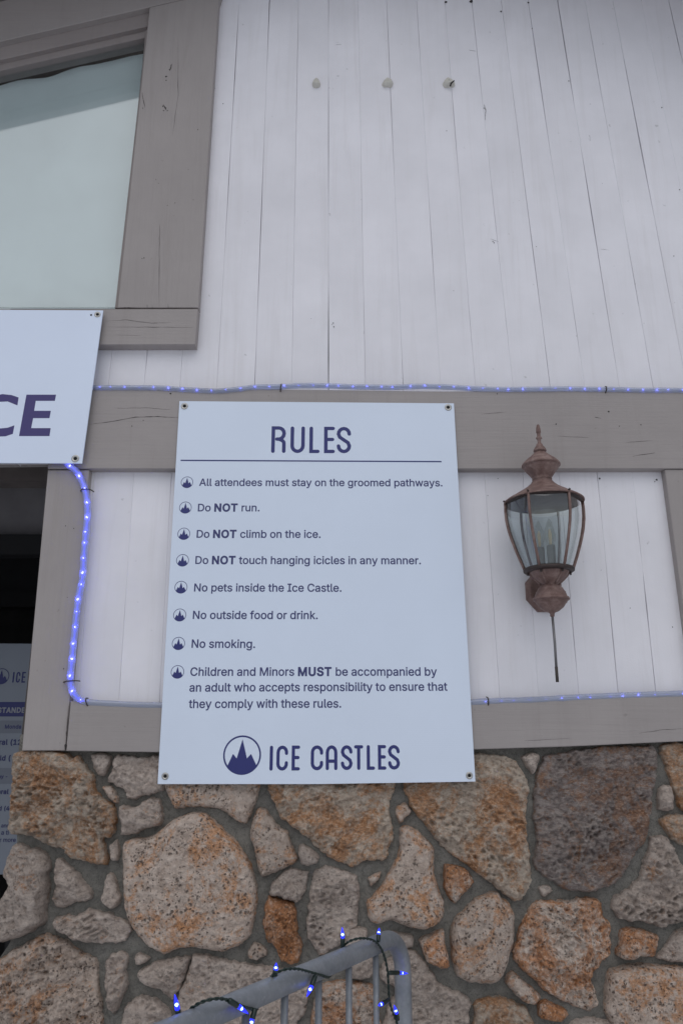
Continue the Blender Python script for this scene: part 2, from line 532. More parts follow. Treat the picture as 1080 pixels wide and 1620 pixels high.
HV = [0, 610, 747, 1112]
for d_ in SEAM.values():          # carry the rhythm on to the right, beyond the picture
    st_ = d_[15] - d_[14]
    for k_ in range(16, 28):
        d_[k_] = d_[15] + st_ * (k_ - 15)
GAP = {0: 1.05, -1: 0.3, -2: 0.8, -3: 1.0, 1: 0.35, 2: 0.6, 3: 0.45, 4: 0.75, 5: 0.7, 6: 0.7, 7: 1.4, 8: 2.1, 9: 0.9, 10: 1.4, 11: 0.5, 12: 1.8, 13: 0.9, -4: 0.8, -5: 0.9, -6: 0.8}

def seam_u(k, v):
    if v < 0:
        s = (SEAM[610][k] - SEAM[0][k]) / 610.0
        return SEAM[0][k] + s * v
    for a, b in zip(HV, HV[1:]):
        if v <= b:
            return SEAM[a][k] + (SEAM[b][k] - SEAM[a][k]) * (v - a) / (b - a)
    s = (SEAM[1112][k] - SEAM[747][k]) / 365.0
    return SEAM[1112][k] + s * (v - 1112)

def seam_pt(k, v):
    p = P(seam_u(k, v), v, 0.0)
    return p.x, p.z

def gap_half(k, z):
    g = GAP.get(k, 0.7) * 0.001
    if z < P(540, 700).z: g *= 0.6
    t = noise.noise(Vector((k * 7.31, z * 2.3, 1.0))) + 0.6 * noise.noise(Vector((k * 3.1, z * 13.0, 5.0)))
    return max(0.0, g * (0.34 + 1.7 * t))

siding = empty('siding', (0, 0.03, 2.5), parent=building)
def board(k, v_top, v_bot, n=26):
    v, f = [], []
    bev = 0.0017
    vs = [v_top + (v_bot - v_top) * i / n for i in range(n + 1)]
    dy = random.uniform(-0.0006, 0.0006)
    for vv in vs:
        xl, zl = seam_pt(k, vv); xr, zr = seam_pt(k + 1, vv)
        gl, gr = gap_half(k, zl), gap_half(k + 1, zr)
        gl = max(gl, 0.00005); gr = max(gr, 0.00005)
        bl = bev * (0.8 + 0.5 * noise.noise(Vector((k, zl * 5, 3)))); br = bev * (0.8 + 0.5 * noise.noise(Vector((k + 1, zr * 5, 9))))
        cup = 0.0006
        v += [(xl + gl, 0.02, zl), (xl + gl, 0.0011 + dy, zl), (xl + gl + bl, dy, zl), ((xl + xr) / 2, dy - cup, zl),
              (xr - gr - br, dy, zr), (xr - gr, 0.0011 + dy, zr), (xr - gr, 0.02, zr)]
    for i in range(n):
        for j in range(6):
            a = i * 7 + j
            f.append((a, a + 7, a + 8, a + 1))
    return obj('board', v, f, M['white'], siding)
for k in range(-4, 26):
    board(k, -330, 1125)
for k in range(-12, -4):
    board(k, 500, 735 if k < -7 else 1125, 12)
# backing behind the boards (the dirt seen in open joints)
x0, z0 = P(-60, 735, 0.02).x, P(0, 735, 0.022).z
mb = MB()
zt = P(540, -330).z; zs = P(540, 500).z; zb = P(540, 1200).z
xw = P(236, 0, 0.02).x
mb.box((xw, 0.021, zs), (3.2, 0.06, zt))
mb.box((P(80, 747, .02).x, 0.021, zb), (3.2, 0.06, zs - 0.0))
mb.box((-3.2, 0.021, P(0, 728).z), (P(80, 747, .02).x, 0.06, zs - 0.0))
mb.build('sheathing', M['gap'], building)

# ---- window with sloping head
SL = (11.6 - 66.0) / 237.0
def head(u, v0):          # a line parallel to the sloping window head, through (0, v0)
    return v0 + SL * u
T = -0.036                # front face of the trim boards
slab('trim_board', [(237, head(237, 66)), (186, 487), (314, 487), (346, 0), (351, head(351, 66))], T, 0.02, M['taupe_z'], building, 0.002)
slab('trim_board', [(-220, head(-220, 66)), (-220, head(-220, 2)), (356, head(356, 2)), (351.5, head(351.5, 65))], T, 0.02, M['taupe_x'], building, 0.002)
slab('trim_board', [(-220, 489), (313.5, 488.5), (309, 545), (-220, 546)], T - 0.004, 0.02, M['taupe_x'], building, 0.002)

window = empty('window', (-1.3, 0.03, 3.2), parent=building)
def frame_piece(pix, yf, yb, m=None):
    return slab('frame', pix, yf, yb, m or M['taupe_frame'], window, 0.0015)
# outer frame head, then sash head, each further back
frame_piece([(-230, head(-230, 62)), (-230, head(-230, 95)), (240, head(240, 95)), (245, head(245, 62))], -0.012, 0.05)
frame_piece([(-230, head(-230, 93.5)), (-230, head(-230, 112)), (240, head(240, 112)), (240, head(240, 93.5))], 0.006, 0.06)
# right stile seen as a thin strip beside the trim
frame_piece([(231, head(231, 90)), (226, 100), (182, 487), (200, 487), (240, 100), (243, head(243, 90))], 0.002, 0.06)
slab('pane', [(-230, head(-230, 108)), (-230, 486), (186, 486), (230, head(230, 108))], 0.030, 0.034, M['window_glass'], window)
slab('glazing_bead', [(-230, head(-230, 111)), (-230, head(-230, 114)), (229, head(229, 114)), (229, head(229, 111))], 0.024, 0.0295, plain('pale teal gasket', (0.20, 0.27, 0.27), 0.4), window)
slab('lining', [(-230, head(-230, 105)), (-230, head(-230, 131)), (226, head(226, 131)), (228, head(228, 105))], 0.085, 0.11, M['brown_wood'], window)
# cloth hung behind the glass: a wavy sheet
def cloth_sheet():
    v, f = [], []
    nx, nz = 60, 70
    for j in range(nz + 1):
        for i in range(nx + 1):
            u = -230 + (228 + 230) * i / nx
            top = head(u, 136) + 3.5 * noise.noise(Vector((u * 0.02, 0, 4)))
            vv = top + (500 - top) * j / nz
            p = P(u if vv < 150 else u, vv, 0.07)
            t = j / nz
            y = 0.072 + 0.012 * noise.noise(Vector((p.x * 5, 0, p.z * 1.2)))
            y += 0.016 * max(0, t - 0.82) / 0.18 * noise.noise(Vector((p.x * 9 + p.z * 6, 2, p.z * 10)))
            y += 0.009 * max(0, 0.25 - t) / 0.25 * noise.noise(Vector((p.x * 8 - p.z * 5, 7, p.z * 4)))
            v.append((p.x, y, p.z))
    for j in range(nz):
        for i in range(nx):
            a = j * (nx + 1) + i
            f.append((a, a + 1, a + nx + 2, a + nx + 1))
    return v, f
v, f = cloth_sheet()
obj('curtain', v, f, M['cloth'], window, True)
mb = MB(); mb.box((-3.2, 0.25, zs - 0.1), (xw + 0.05, 0.3, zt)); mb.build('room_wall', M['room'], building)

# ---- belly board, corner post, base board, right post
slab('trim_board', [(76, 612), (76, 741), (500, 742), (1180, 741), (1850, 739), (1850, 615), (1180, 617), (700, 619), (300, 614)], T, 0.02, M['taupe_x'], building, 0.002)
slab('trim_board', [(76, 743.5), (35, 1187.5), (103.5, 1187.5), (111, 1108), (141.5, 743.5)], T + 0.006, 0.02, M['taupe_z'], building, 0.002)
slab('trim_board', [(112, 1109), (104.7, 1188), (250, 1190), (500, 1191), (738, 1186), (900, 1181), (1180, 1168), (1850, 1160), (1850, 1086), (1180, 1094), (960, 1103), (740, 1112), (500, 1116), (250, 1114)], T, 0.02, M['taupe_x'], building, 0.002)
slab('trim_board', [(1050.5, 742.5), (1083, 985), (1098, 1097), (1180, 1094), (1180, 742.5)], T + 0.006, 0.02, M['taupe_z'], building, 0.002)
# trim over the entrance, mostly behind the entrance sign
slab('trim_board', [(-400, 614), (-400, 726), (75.2, 726), (75.2, 612)], T, 0.02, M['taupe_x'], building, 0.002)

slab('trim_board', [(-640, 743.5), (-740, 1187.5), (-640, 1187.5), (-560, 743.5)], T + 0.006, 0.06, M['taupe_z'], building, 0.002)  # unseen post and wall panel, added to narrow and darken the entrance
slab('wall_panel', [(-1700, 735), (-2100, 1900), (-850, 1900), (-620, 735)], 0.0, 0.06, M['white'], building, 0.002)
slab('trim_board', [(-560, 735), (-560, 700), (76, 700), (76, 729)], 0.0, 0.06, M['taupe_x'], building, 0.002)
# ---- roof soffit over the gable (just above the picture): shades the wall top
def wallpt(u, v):
    p = P(u, v); return p.x, p.z
SOF = 0.30
peak_x, peak_z = 0.10, 4.815
def soffit(side):
    x_end = side * 3.4
    z_end = peak_z - SOF * abs(x_end - peak_x)
    a, b = Vector((peak_x, 0, peak_z)), Vector((x_end, 0, z_end))
    v = []
    for y in (-0.44, 0.3):
        for dz in (0, 0.05):
            for q in (a, b):
                v.append((q.x, y, q.z + dz))
    return v, [(0,1,5,4),(2,3,7,6),(0,1,3,2),(4,5,7,6),(0,2,6,4),(1,3,7,5)]
for s_ in (-1, 1):
    v, f = soffit(s_)
    obj('roof_soffit', v, f, M['soffit'], building)
    v2 = [(x, (-0.48 if y < 0 else -0.441), z + (0.10 if i in (2, 3, 6, 7) else -0.06)) for i, (x, y, z) in enumerate(v)]
    obj('barge_board', v2, f, M['taupe_x'], building)

# ---------------------------------------------------------------- fieldstone wall
stone_wall = empty('stone_wall', (0, 0, 0.8), parent=building)
MORTAR_Y = 0.008

def mortar_sheet():
    left = [(30, 1187), (28, 1250), (28, 1330), (20, 1400), (17, 1490), (0, 1516), (-40, 1560), (-60, 1700), (-60, 2900)]
    lz = [(P(u, v, MORTAR_Y).z, P(u, v, MORTAR_Y).x) for u, v in left]
    def left_x(z):
        if z >= lz[0][0]: return lz[0][1]
        for (z0, x0), (z1, x1) in zip(lz, lz[1:]):
            if z >= z1:
                return x0 + (x1 - x0) * (z - z0) / (z1 - z0)
        return lz[-1][1]
    zt = P(100, 1184, 0).z + 0.04
    v, f = [], []
    nx, nz = 300, 190
    for j in range(nz + 1):
        z = zt + (0.0 - zt) * (j / nz) ** 1.25
        xl = left_x(z)
        for i in range(nx + 1):
            x = xl + (2.6 - xl) * (i / nx) ** 1.15
            y = MORTAR_Y + 0.006 * noise.noise(Vector((x * 7, 3, z * 7))) + 0.0035 * noise.noise(Vector((x * 28, 5, z * 28)))
            v.append((x, y, z))
    for j in range(nz):
        for i in range(nx):
            a = j * (nx + 1) + i
            f.append((a, a + 1, a + nx + 2, a + nx + 1))
    n = len(v)
    for j in range(nz + 1):                     # the return of the wall at the entrance
        p = v[j * (nx + 1)]
        v.append((p[0], 0.35, p[2]))
    for j in range(nz):
        f.append((j * (nx + 1), (j + 1) * (nx + 1), n + j + 1, n + j))
    return v, f
v, f = mortar_sheet()
obj('mortar', v, f, M['mortar'], stone_wall, True)

STONES = [
 ('r', .060, 'st_rough', [(20,1190),(32,1188),(65,1187),(100,1191),(110,1199),(122,1196),(132,1212),(145,1230),(144,1247),(155,1260),(177,1277),(180,1305),(172,1325),(160,1330),(166,1355),(164,1370),(140,1367),(118,1361),(102,1355),(97,1342),(82,1342),(67,1334),(42,1322),(14,1320),(13,1290),(16,1252),(16,1215)]),
 ('s', .018, 'st_grey', [(144,1195),(160,1192),(174,1197),(172,1212),(162,1227),(150,1220)]),
 ('g', .030, 'st_grey', [(180,1196),(215,1197),(250,1196),(262,1200),(260,1247),(240,1256),(212,1264),(198,1262),(196,1250),(170,1237),(176,1222)]),
 ('s', .016, 'st_pitted', [(160,1245),(175,1244),(185,1260),(184,1272),(172,1262)]),
 ('g', .030, 'st_grey', [(189,1277),(200,1274),(210,1279),(235,1262),(252,1267),(257,1287),(251,1307),(225,1313),(215,1319),(190,1321),(194,1305),(189,1290)]),
 ('s', .020, 'st_grey', [(173,1337),(185,1330),(189,1348),(185,1360),(175,1359)]),
 ('p', .045, 'st_grey', [(22,1335),(45,1342),(65,1347),(77,1367),(72,1385),(75,1400),(70,1435),(67,1462),(50,1475),(30,1484),(14,1487),(4,1492),(-10,1488),(-14,1470),(-12,1440),(0,1420),(11,1402),(3,1387),(8,1357)]),
 ('g', .032, 'st_grey', [(86,1362),(95,1359),(107,1370),(120,1382),(132,1397),(145,1412),(140,1425),(120,1427),(107,1436),(90,1436),(80,1422),(86,1405),(87,1390)]),
 ('s', .022, 'st_grey', [(175,1380),(182,1390),(190,1420),(187,1430),(175,1438),(160,1425),(164,1407),(167,1387)]),
 ('f', .034, 'st_pitted', [(197,1332),(235,1325),(255,1313),(270,1300),(295,1289),(315,1285),(332,1292),(345,1305),(375,1335),(395,1370),(404,1400),(406,1420),(402,1455),(395,1480),(385,1492),(370,1500),(345,1507),(310,1500),(280,1502),(260,1511),(230,1495),(207,1465),(197,1435),(194,1385)]),
 ('g', .030, 'st_grey', [(85,1456),(105,1449),(120,1450),(140,1439),(175,1447),(190,1454),(207,1467),(195,1491),(160,1494),(130,1489),(110,1482),(85,1470)]),
 ('r', .040, 'st_pitted', [(-30,1535),(0,1517),(25,1502),(52,1487),(70,1480),(100,1490),(120,1507),(150,1520),(152,1550),(157,1590),(160,1615),(168,1680),(150,1700),(-60,1700),(-70,1600)]),
 ('g', .032, 'st_grey', [(167,1520),(185,1509),(200,1512),(197,1540),(199,1565),(190,1582),(179,1607),(171,1595),(166,1565),(164,1535)]),
 ('s', .016, 'st_grey', [(212,1515),(220,1509),(238,1517),(222,1527),(214,1526)]),
 ('g', .032, 'st_grey', [(218,1540),(250,1522),(293,1515),(300,1519),(290,1550),(272,1585),(257,1568),(242,1565),(221,1553)]),
 ('g', .030, 'st_grey', [(195,1600),(210,1583),(225,1577),(245,1584),(260,1595),(268,1607),(262,1650),(190,1655)]),
 ('g', .034, 'st_grey', [(305,1510),(350,1520),(425,1532),(485,1545),(487,1575),(478,1610),(440,1650),(300,1655),(275,1605),(285,1570),(300,1530)]),
 ('s', .018, 'st_pitted', [(392,1507),(402,1492),(420,1502),(421,1512),(407,1519),(395,1517)]),
 ('f', .022, 'st_pitted', [(266,1258),(262,1235),(300,1228),(406,1230),(408,1255),(400,1280),(387,1303),(370,1298),(355,1285),(345,1279),(310,1277),(278,1279)]),
 ('f', .028, 'st_pitted', [(405,1282),(420,1281),(430,1295),(442,1310),(455,1317),(462,1340),(471,1362),(445,1377),(430,1383),(415,1387),(407,1370),(402,1345),(395,1315)]),
 ('r', .030, 'st_rough', [(422,1242),(425,1230),(500,1225),(600,1226),(627,1234),(622,1255),(615,1277),(621,1310),(621,1330),(615,1342),(612,1361),(585,1361),(555,1371),(530,1362),(510,1350),(490,1330),(470,1315),(445,1295),(432,1270)]),
 ('s', .022, 'st_grey', [(472,1340),(482,1336),(494,1345),(505,1355),(502,1365),(485,1370),(475,1365)]),
 ('g', .024, 'st_grey', [(445,1382),(460,1376),(487,1378),(485,1400),(475,1423),(465,1428),(450,1421),(425,1414),(433,1396)]),
 ('r', .038, 'st_rust', [(424,1420),(440,1424),(457,1430),(468,1440),(470,1475),(477,1495),(471,1525),(445,1523),(430,1495),(422,1490),(416,1462),(420,1435)]),
 ('g', .034, 'st_grey', [(500,1375),(525,1372),(545,1380),(565,1388),(568,1420),(565,1460),(560,1480),(545,1490),(520,1505),(505,1512),(492,1490),(484,1470),(487,1435),(492,1400)]),
 ('s', .016, 'st_rust', [(583,1390),(602,1378),(600,1390),(587,1402)]),
 ('s', .018, 'st_pitted', [(627,1277),(640,1270),(650,1286),(632,1302),(626,1290)]),
 ('f', .034, 'st_pitted', [(632,1312),(645,1307),(662,1315),(675,1330),(687,1345),(687,1385),(695,1408),(702,1425),(702,1450),(690,1463),(675,1470),(655,1469),(640,1465),(620,1457),(600,1462),(585,1457),(580,1430),(592,1415),(605,1400),(622,1370),(632,1345)]),
 ('s', .024, 'st_rust', [(703,1368),(720,1370),(735,1375),(750,1395),(735,1413),(720,1430),(710,1420),(703,1402)]),
 ('r', .036, 'st_rough', [(640,1250),(640,1232),(650,1205),(700,1196),(740,1193),(790,1194),(812,1200),(822,1212),(830,1225),(838,1245),(833,1270),(832,1300),(836,1340),(840,1370),(841,1400),(828,1420),(813,1427),(798,1418),(790,1410),(765,1390),(740,1370),(705,1345),(690,1330),(680,1315),(665,1295),(650,1275)]),
 ('s', .018, 'st_grey', [(825,1197),(852,1192),(850,1212),(842,1225)]),
 ('r', .042, 'st_dark', [(860,1200),(885,1192),(925,1186),(970,1181),(1030,1180),(1042,1195),(1040,1230),(1033,1260),(1030,1290),(1025,1325),(1007,1350),(985,1390),(965,1402),(945,1410),(910,1411),(885,1402),(870,1392),(852,1378),(846,1365),(850,1330),(846,1290),(848,1245)]),
 ('g', .034, 'st_rough', [(1045,1181),(1080,1174),(1110,1175),(1115,1290),(1080,1280),(1070,1260),(1062,1235),(1055,1215)]),
 ('s', .020, 'st_grey', [(1043,1248),(1062,1243),(1063,1280),(1042,1280)]),
 ('g', .028, 'st_rough', [(1045,1297),(1065,1290),(1110,1295),(1110,1345),(1080,1338),(1060,1320)]),
 ('r', .038, 'st_grey', [(1032,1327),(1055,1325),(1065,1337),(1072,1350),(1085,1375),(1120,1385),(1120,1455),(1080,1460),(1060,1465),(1040,1467),(1020,1458),(1000,1458),(980,1453),(970,1435),(975,1420),(990,1410),(1010,1395),(1020,1370)]),
 ('f', .036, 'st_pitted', [(785,1412),(795,1423),(805,1430),(815,1450),(812,1490),(806,1512),(800,1535),(785,1555),(750,1555),(725,1547),(718,1530),(715,1515),(714,1480),(718,1463),(725,1450),(740,1436),(755,1422)]),
 ('r', .044, 'st_rust', [(850,1427),(880,1428),(910,1425),(940,1422),(955,1435),(955,1450),(967,1465),(967,1510),(950,1527),(938,1542),(940,1558),(947,1575),(948,1592),(930,1602),(900,1590),(870,1575),(845,1552),(820,1528),(812,1508),(820,1485),(826,1467),(835,1450)]),
 ('s', .028, 'st_rust', [(985,1472),(1005,1469),(1025,1475),(1042,1480),(1041,1497),(1032,1515),(1010,1512),(995,1519),(977,1512),(982,1490)]),
 ('s', .018, 'st_grey', [(1070,1472),(1100,1470),(1110,1520),(1075,1523),(1040,1517),(1052,1500)]),
 ('f', .034, 'st_pitted', [(975,1535),(1010,1528),(1060,1530),(1120,1540),(1125,1650),(990,1655),(960,1605),(960,1575),(963,1545)]),
 ('s', .028, 'st_rust', [(664,1490),(680,1480),(701,1472),(704,1497),(711,1527),(695,1530),(676,1520)]),
 ('s', .016, 'st_grey', [(620,1474),(652,1480),(652,1497),(640,1500),(628,1490)]),
 ('g', .032, 'st_grey', [(645,1502),(665,1515),(690,1550),(702,1562),(735,1575),(748,1590),(742,1607),(735,1650),(610,1655),(612,1600),(628,1570),(600,1550),(605,1530),(620,1515)]),
 ('s', .022, 'st_grey', [(545,1467),(577,1470),(581,1480),(560,1500),(545,1495)]),
 ('s', .024, 'st_grey', [(545,1508),(590,1505),(592,1540),(575,1550),(550,1545)]),
 ('g', .028, 'st_rust', [(500,1570),(512,1558),(540,1555),(590,1560),(600,1600),(597,1655),(492,1655)]),
 ('s', .022, 'st_rust', [(800,1555),(810,1537),(825,1550),(855,1575),(845,1589),(825,1583)]),
 ('s', .020, 'st_rust', [(852,1590),(867,1585),(899,1602),(885,1616),(854,1610)]),
 ('g', .026, 'st_rough', [(752,1590),(765,1582),(790,1580),(815,1587),(835,1600),(850,1650),(750,1655),(752,1610)]),
 ('s', .020, 'st_grey', [(905,1615),(930,1610),(975,1618),(985,1650),(900,1652)]),
 ('s', .010, 'st_grey', [(852,1404),(868,1400),(874,1410),(860,1419)]),
]
for cx_, cy_ in ((1165, 1230), (1175, 1330), (1170, 1430), (1165, 1540), (1255, 1250), (1265, 1380), (1260, 1500), (1180, 1650), (1290, 1630)) + tuple((1350 + 92 * i_ + (j_ % 2) * 40, 1235 + 102 * j_) for i_ in range(5) for j_ in range(5)):
    pts = []
    rx, ry = random.uniform(36, 44), random.uniform(38, 48)
    for q in range(11):
        a = -2 * math.pi * q / 11; k = random.uniform(0.84, 1.06)
        pts.append((cx_ + rx * k * math.cos(a), cy_ + ry * k * math.sin(a)))
    STONES.append(('g', .03, random.choice(['st_grey', 'st_pitted', 'st_rough']), pts))
for row, vy in enumerate((1745, 1900, 2090, 2330)):
    u = -60 + (row % 2) * 60
    while u < 1900:
        w = random.uniform(55, 105)
        pts = []
        for q in range(12):
            a = -2 * math.pi * q / 12; k = random.uniform(0.85, 1.05)
            pts.append((u + w + w * 0.92 * k * math.cos(a), vy + (68 + row * 18) * k * math.sin(a)))
        STONES.append(('g', .034, random.choice(['st_grey', 'st_pitted', 'st_rough', 'st_rust']), pts))
        u += 2 * w + 6

def smooth_outline(pts, step):
    n = len(pts); out = []
    for i in range(n):
        p0, p1, p2, p3 = (Vector(pts[(i + k) % n]) for k in (-1, 0, 1, 2))
        L = (p2 - p1).length; m = max(1, int(L / step))
        for j in range(m):
            t = j / m
            cr = 0.5 * ((2*p1) + (p2 - p0)*t + (2*p0 - 5*p1 + 4*p2 - p3)*t*t + (3*p1 - p0 - 3*p2 + p3)*t**3)
            ln = p1.lerp(p2, t)
            out.append(ln.lerp(cr, 0.65))
    return out

def seg_dist(px, pz, poly):
    A = np.array(poly); B = np.roll(A, -1, 0)
    D = B - A; L2 = (D ** 2).sum(1) + 1e-12
    X = np.stack([px, pz], 1)[:, None, :] - A[None]
    t = np.clip((X * D[None]).sum(2) / L2[None], 0, 1)
    q = X - t[..., None] * D[None]
    return np.sqrt((q ** 2).sum(2)).min(1)

def inside(px, pz, poly):
    A = np.array(poly); B = np.roll(A, -1, 0)
    r = np.zeros(len(px), bool)
    for (x0, z0), (x1, z1) in zip(A, B):
        c = ((z0 > pz) != (z1 > pz)) & (px < (x1 - x0) * (pz - z0) / (z1 - z0 + 1e-15) + x0)
        r ^= c
    return r

def make_stone(idx, kind, H, mname, pix):
    rnd = random.Random(idx * 17 + 3)
    hidden = min(p[1] for p in pix) > 1600 or min(p[0] for p in pix) > 1100
    step = 0.009 if hidden else 0.0034
    yref = -H * 0.5
    base = [(P(u, v, yref).x, P(u, v, yref).z) for u, v in pix]
    c = Vector((sum(p[0] for p in base) / len(base), sum(p[1] for p in base) / len(base)))
    base = [(c.x + (px - c.x) * (1 + 0.0026 / max(0.02, math.hypot(px - c.x, pz - c.y))), c.y + (pz - c.y) * (1 + 0.0026 / max(0.02, math.hypot(px - c.x, pz - c.y)))) for px, pz in base]
    rough = smooth_outline(base, step)
    off = idx * 11.7
    poly = []
    for q in rough:
        a = 0.0030 if kind in ('f', 's') else 0.0055
        dx = noise.noise(Vector((q.x * 55, q.y * 55, off))) * a + noise.noise(Vector((q.x * 190, q.y * 190, off))) * a * 0.5
        dz = noise.noise(Vector((q.x * 55, q.y * 55, off + 50))) * a + noise.noise(Vector((q.x * 190, q.y * 190, off + 50))) * a * 0.5
        poly.append((q.x + dx, q.y + dz))
    P0 = np.array(poly)
    if ((P0[:, 0] * np.roll(P0[:, 1], -1) - np.roll(P0[:, 0], -1) * P0[:, 1]).sum()) < 0:
        poly = poly[::-1]
    lo = np.array(poly).min(0); hi = np.array(poly).max(0)
    gx, gz = np.meshgrid(np.arange(lo[0], hi[0], step), np.arange(lo[1], hi[1], step))
    gx = gx.ravel() + np.random.RandomState(idx).uniform(-.3, .3, gx.size) * step
    gz = gz.ravel() + np.random.RandomState(idx + 99).uniform(-.3, .3, gz.size) * step
    ok = inside(gx, gz, poly)
    gx, gz = gx[ok], gz[ok]
    d = seg_dist(gx, gz, poly) if len(gx) else np.zeros(0)
    ok = d > step * 0.45
    gx, gz, d = gx[ok], gz[ok], d[ok]
    nb = len(poly)
    pts = [Vector(p) for p in poly] + [Vector((x, z)) for x, z in zip(gx, gz)]
    edges = [(i, (i + 1) % nb) for i in range(nb)]
    vv, _, ff, ov, _, _ = delaunay_2d_cdt(pts, edges, [list(range(nb))], 1, 1e-6)
    V = np.array([tuple(p) for p in vv])
    dist = seg_dist(V[:, 0], V[:, 1], poly)
    size = max(hi - lo)
    rsh = {'f': 0.007, 's': 0.0045, 'g': 0.0045, 'r': 0.005, 'p': 0.006}[kind]
    A1 = {'f': 0.0050, 's': 0.006, 'g': 0.011, 'r': 0.017, 'p': 0.008}[kind]
    A2 = {'f': 0.0020, 's': 0.0040, 'g': 0.0090, 'r': 0.0125, 'p': 0.0045}[kind]
    A3 = {'f': 0.0018, 's': 0.0022, 'g': 0.0036, 'r': 0.0046, 'p': 0.0030}[kind]
    tx, tz = rnd.uniform(-.05, .05), rnd.uniform(-.06, .06)
    rot = rnd.uniform(-0.6, 0.6); cr, sr = math.cos(rot), math.sin(rot)
    H = H * 1.2
    out = []
    rs = random.Random(idx * 31 + 5)
    K = {'f': 0, 's': 3, 'g': 8, 'r': 16, 'p': 6}[kind]
    facets = [(rs.uniform(lo[0], hi[0]), rs.uniform(lo[1], hi[1]), rs.uniform(-.42, .42), rs.uniform(-.50, .42), rs.uniform(0, H * 0.75)) for _ in range(K)]
    for (x, z), dd in zip(V, dist):
        sh = 1 - math.exp(-dd / rsh)
        h = H * sh
        px, pz = x * cr + z * sr, -x * sr + z * cr
        n1 = noise.noise(Vector((px * 11, off, pz * 16)))
        r1 = 1 - 2 * abs(noise.noise(Vector((px * 22, off + 4, pz * 34))))
        r2 = 1 - 2 * abs(noise.noise(Vector((px * 60, off + 9, pz * 85))))
        n3 = noise.noise(Vector((x * 110, off, z * 150))) + 0.6 * noise.noise(Vector((x * 240, off, z * 280)))
        if kind in ('r', 'g'):
            tv = 3.2 * (noise.noise(Vector((px * 9, off + 31, pz * 13))) + 0.35 * noise.noise(Vector((px * 26, off + 37, pz * 30))))
            fr_ = tv - math.floor(tv)
            h += sh * (0.010 if kind == 'r' else 0.006) * (math.floor(tv) + min(1.0, fr_ * 3.2) - tv) 
            r2 *= 0.35 + 0.9 * abs(noise.noise(Vector((x * 8, off + 60, z * 8)))) * 2
        h += sh * (A1 * n1 + A1 * 0.45 * (r1 - 0.5) + A2 * (r2 - 0.4) + A3 * n3)
        if kind in ('p', 'f'):
            pn = noise.noise(Vector((x * 75, off + 20, z * 75)))
            if pn > 0.25:
                h -= sh * min(1, (pn - 0.25) * 5) * (0.006 if kind == 'p' else 0.0028)
        if K:
            wx = x + 0.012 * noise.noise(Vector((x * 30, off + 3, z * 30))); wz = z + 0.012 * noise.noise(Vector((x * 30, off + 8, z * 30)))
            fh = min(q[4] + q[2] * (wx - q[0]) + q[3] * (wz - q[1]) for q in facets)
            h += sh * max(-H * 0.62, min(fh, H * 0.3))
        h += sh * (tx * (x - c.x) + tz * (z - c.y))
        h = max(h, 0.24 * H * sh)
        y = -max(h, -0.002) - 0.0 if dd > 1e-5 else 0.022
        if mname != 'x' and 1225 < min(p[1] for p in pix) + 40 and False:
            pass
        out.append((x, y, z))
    # stones behind the sign must stay behind it
    if any(250 < u < 755 and v < 1262 for u, v in pix):
        out = [(x, max(y, -0.034), z) for x, y, z in out]
    faces = []
    for q in ff:
        if len(q) == 3:
            a, b, cc = (V[i] for i in q)
            ar = (b[0]-a[0])*(cc[1]-a[1]) - (b[1]-a[1])*(cc[0]-a[0])
            faces.append(tuple(q) if ar > 0 else tuple(q[::-1]))
    return obj('stone', out, faces, M[mname], stone_wall, True)
for i, (kind, H, mname, pix) in enumerate(STONES):
    make_stone(i, kind, H, mname, pix)

# ---------------------------------------------------------------- dark entrance
entrance = empty('entrance', (-1.8, 1.2, 1.2), parent=building)
def ent(name, v0, v1, y, m, y2=None):
    a, b = P(0, v0, y), P(0, v1, y)
    MB().box((-4.2, y, b.z), (-0.75, y2 or y + 0.08, a.z)).build(name, m, entrance)
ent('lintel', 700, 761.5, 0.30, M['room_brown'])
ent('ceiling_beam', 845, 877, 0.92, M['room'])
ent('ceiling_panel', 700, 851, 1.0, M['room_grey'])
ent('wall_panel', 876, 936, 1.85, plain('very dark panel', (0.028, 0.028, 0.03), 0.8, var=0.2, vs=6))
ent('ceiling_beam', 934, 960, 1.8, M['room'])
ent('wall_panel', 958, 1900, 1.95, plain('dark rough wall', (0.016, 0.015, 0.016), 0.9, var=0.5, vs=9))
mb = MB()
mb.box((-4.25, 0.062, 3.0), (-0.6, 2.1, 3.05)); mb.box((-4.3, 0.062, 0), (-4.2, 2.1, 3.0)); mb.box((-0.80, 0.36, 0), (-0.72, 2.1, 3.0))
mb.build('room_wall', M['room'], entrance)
MB().box((-4.2, 0.1, -0.02), (-0.8, 2.1, 0.012)).build('floor', M['room'], entrance)

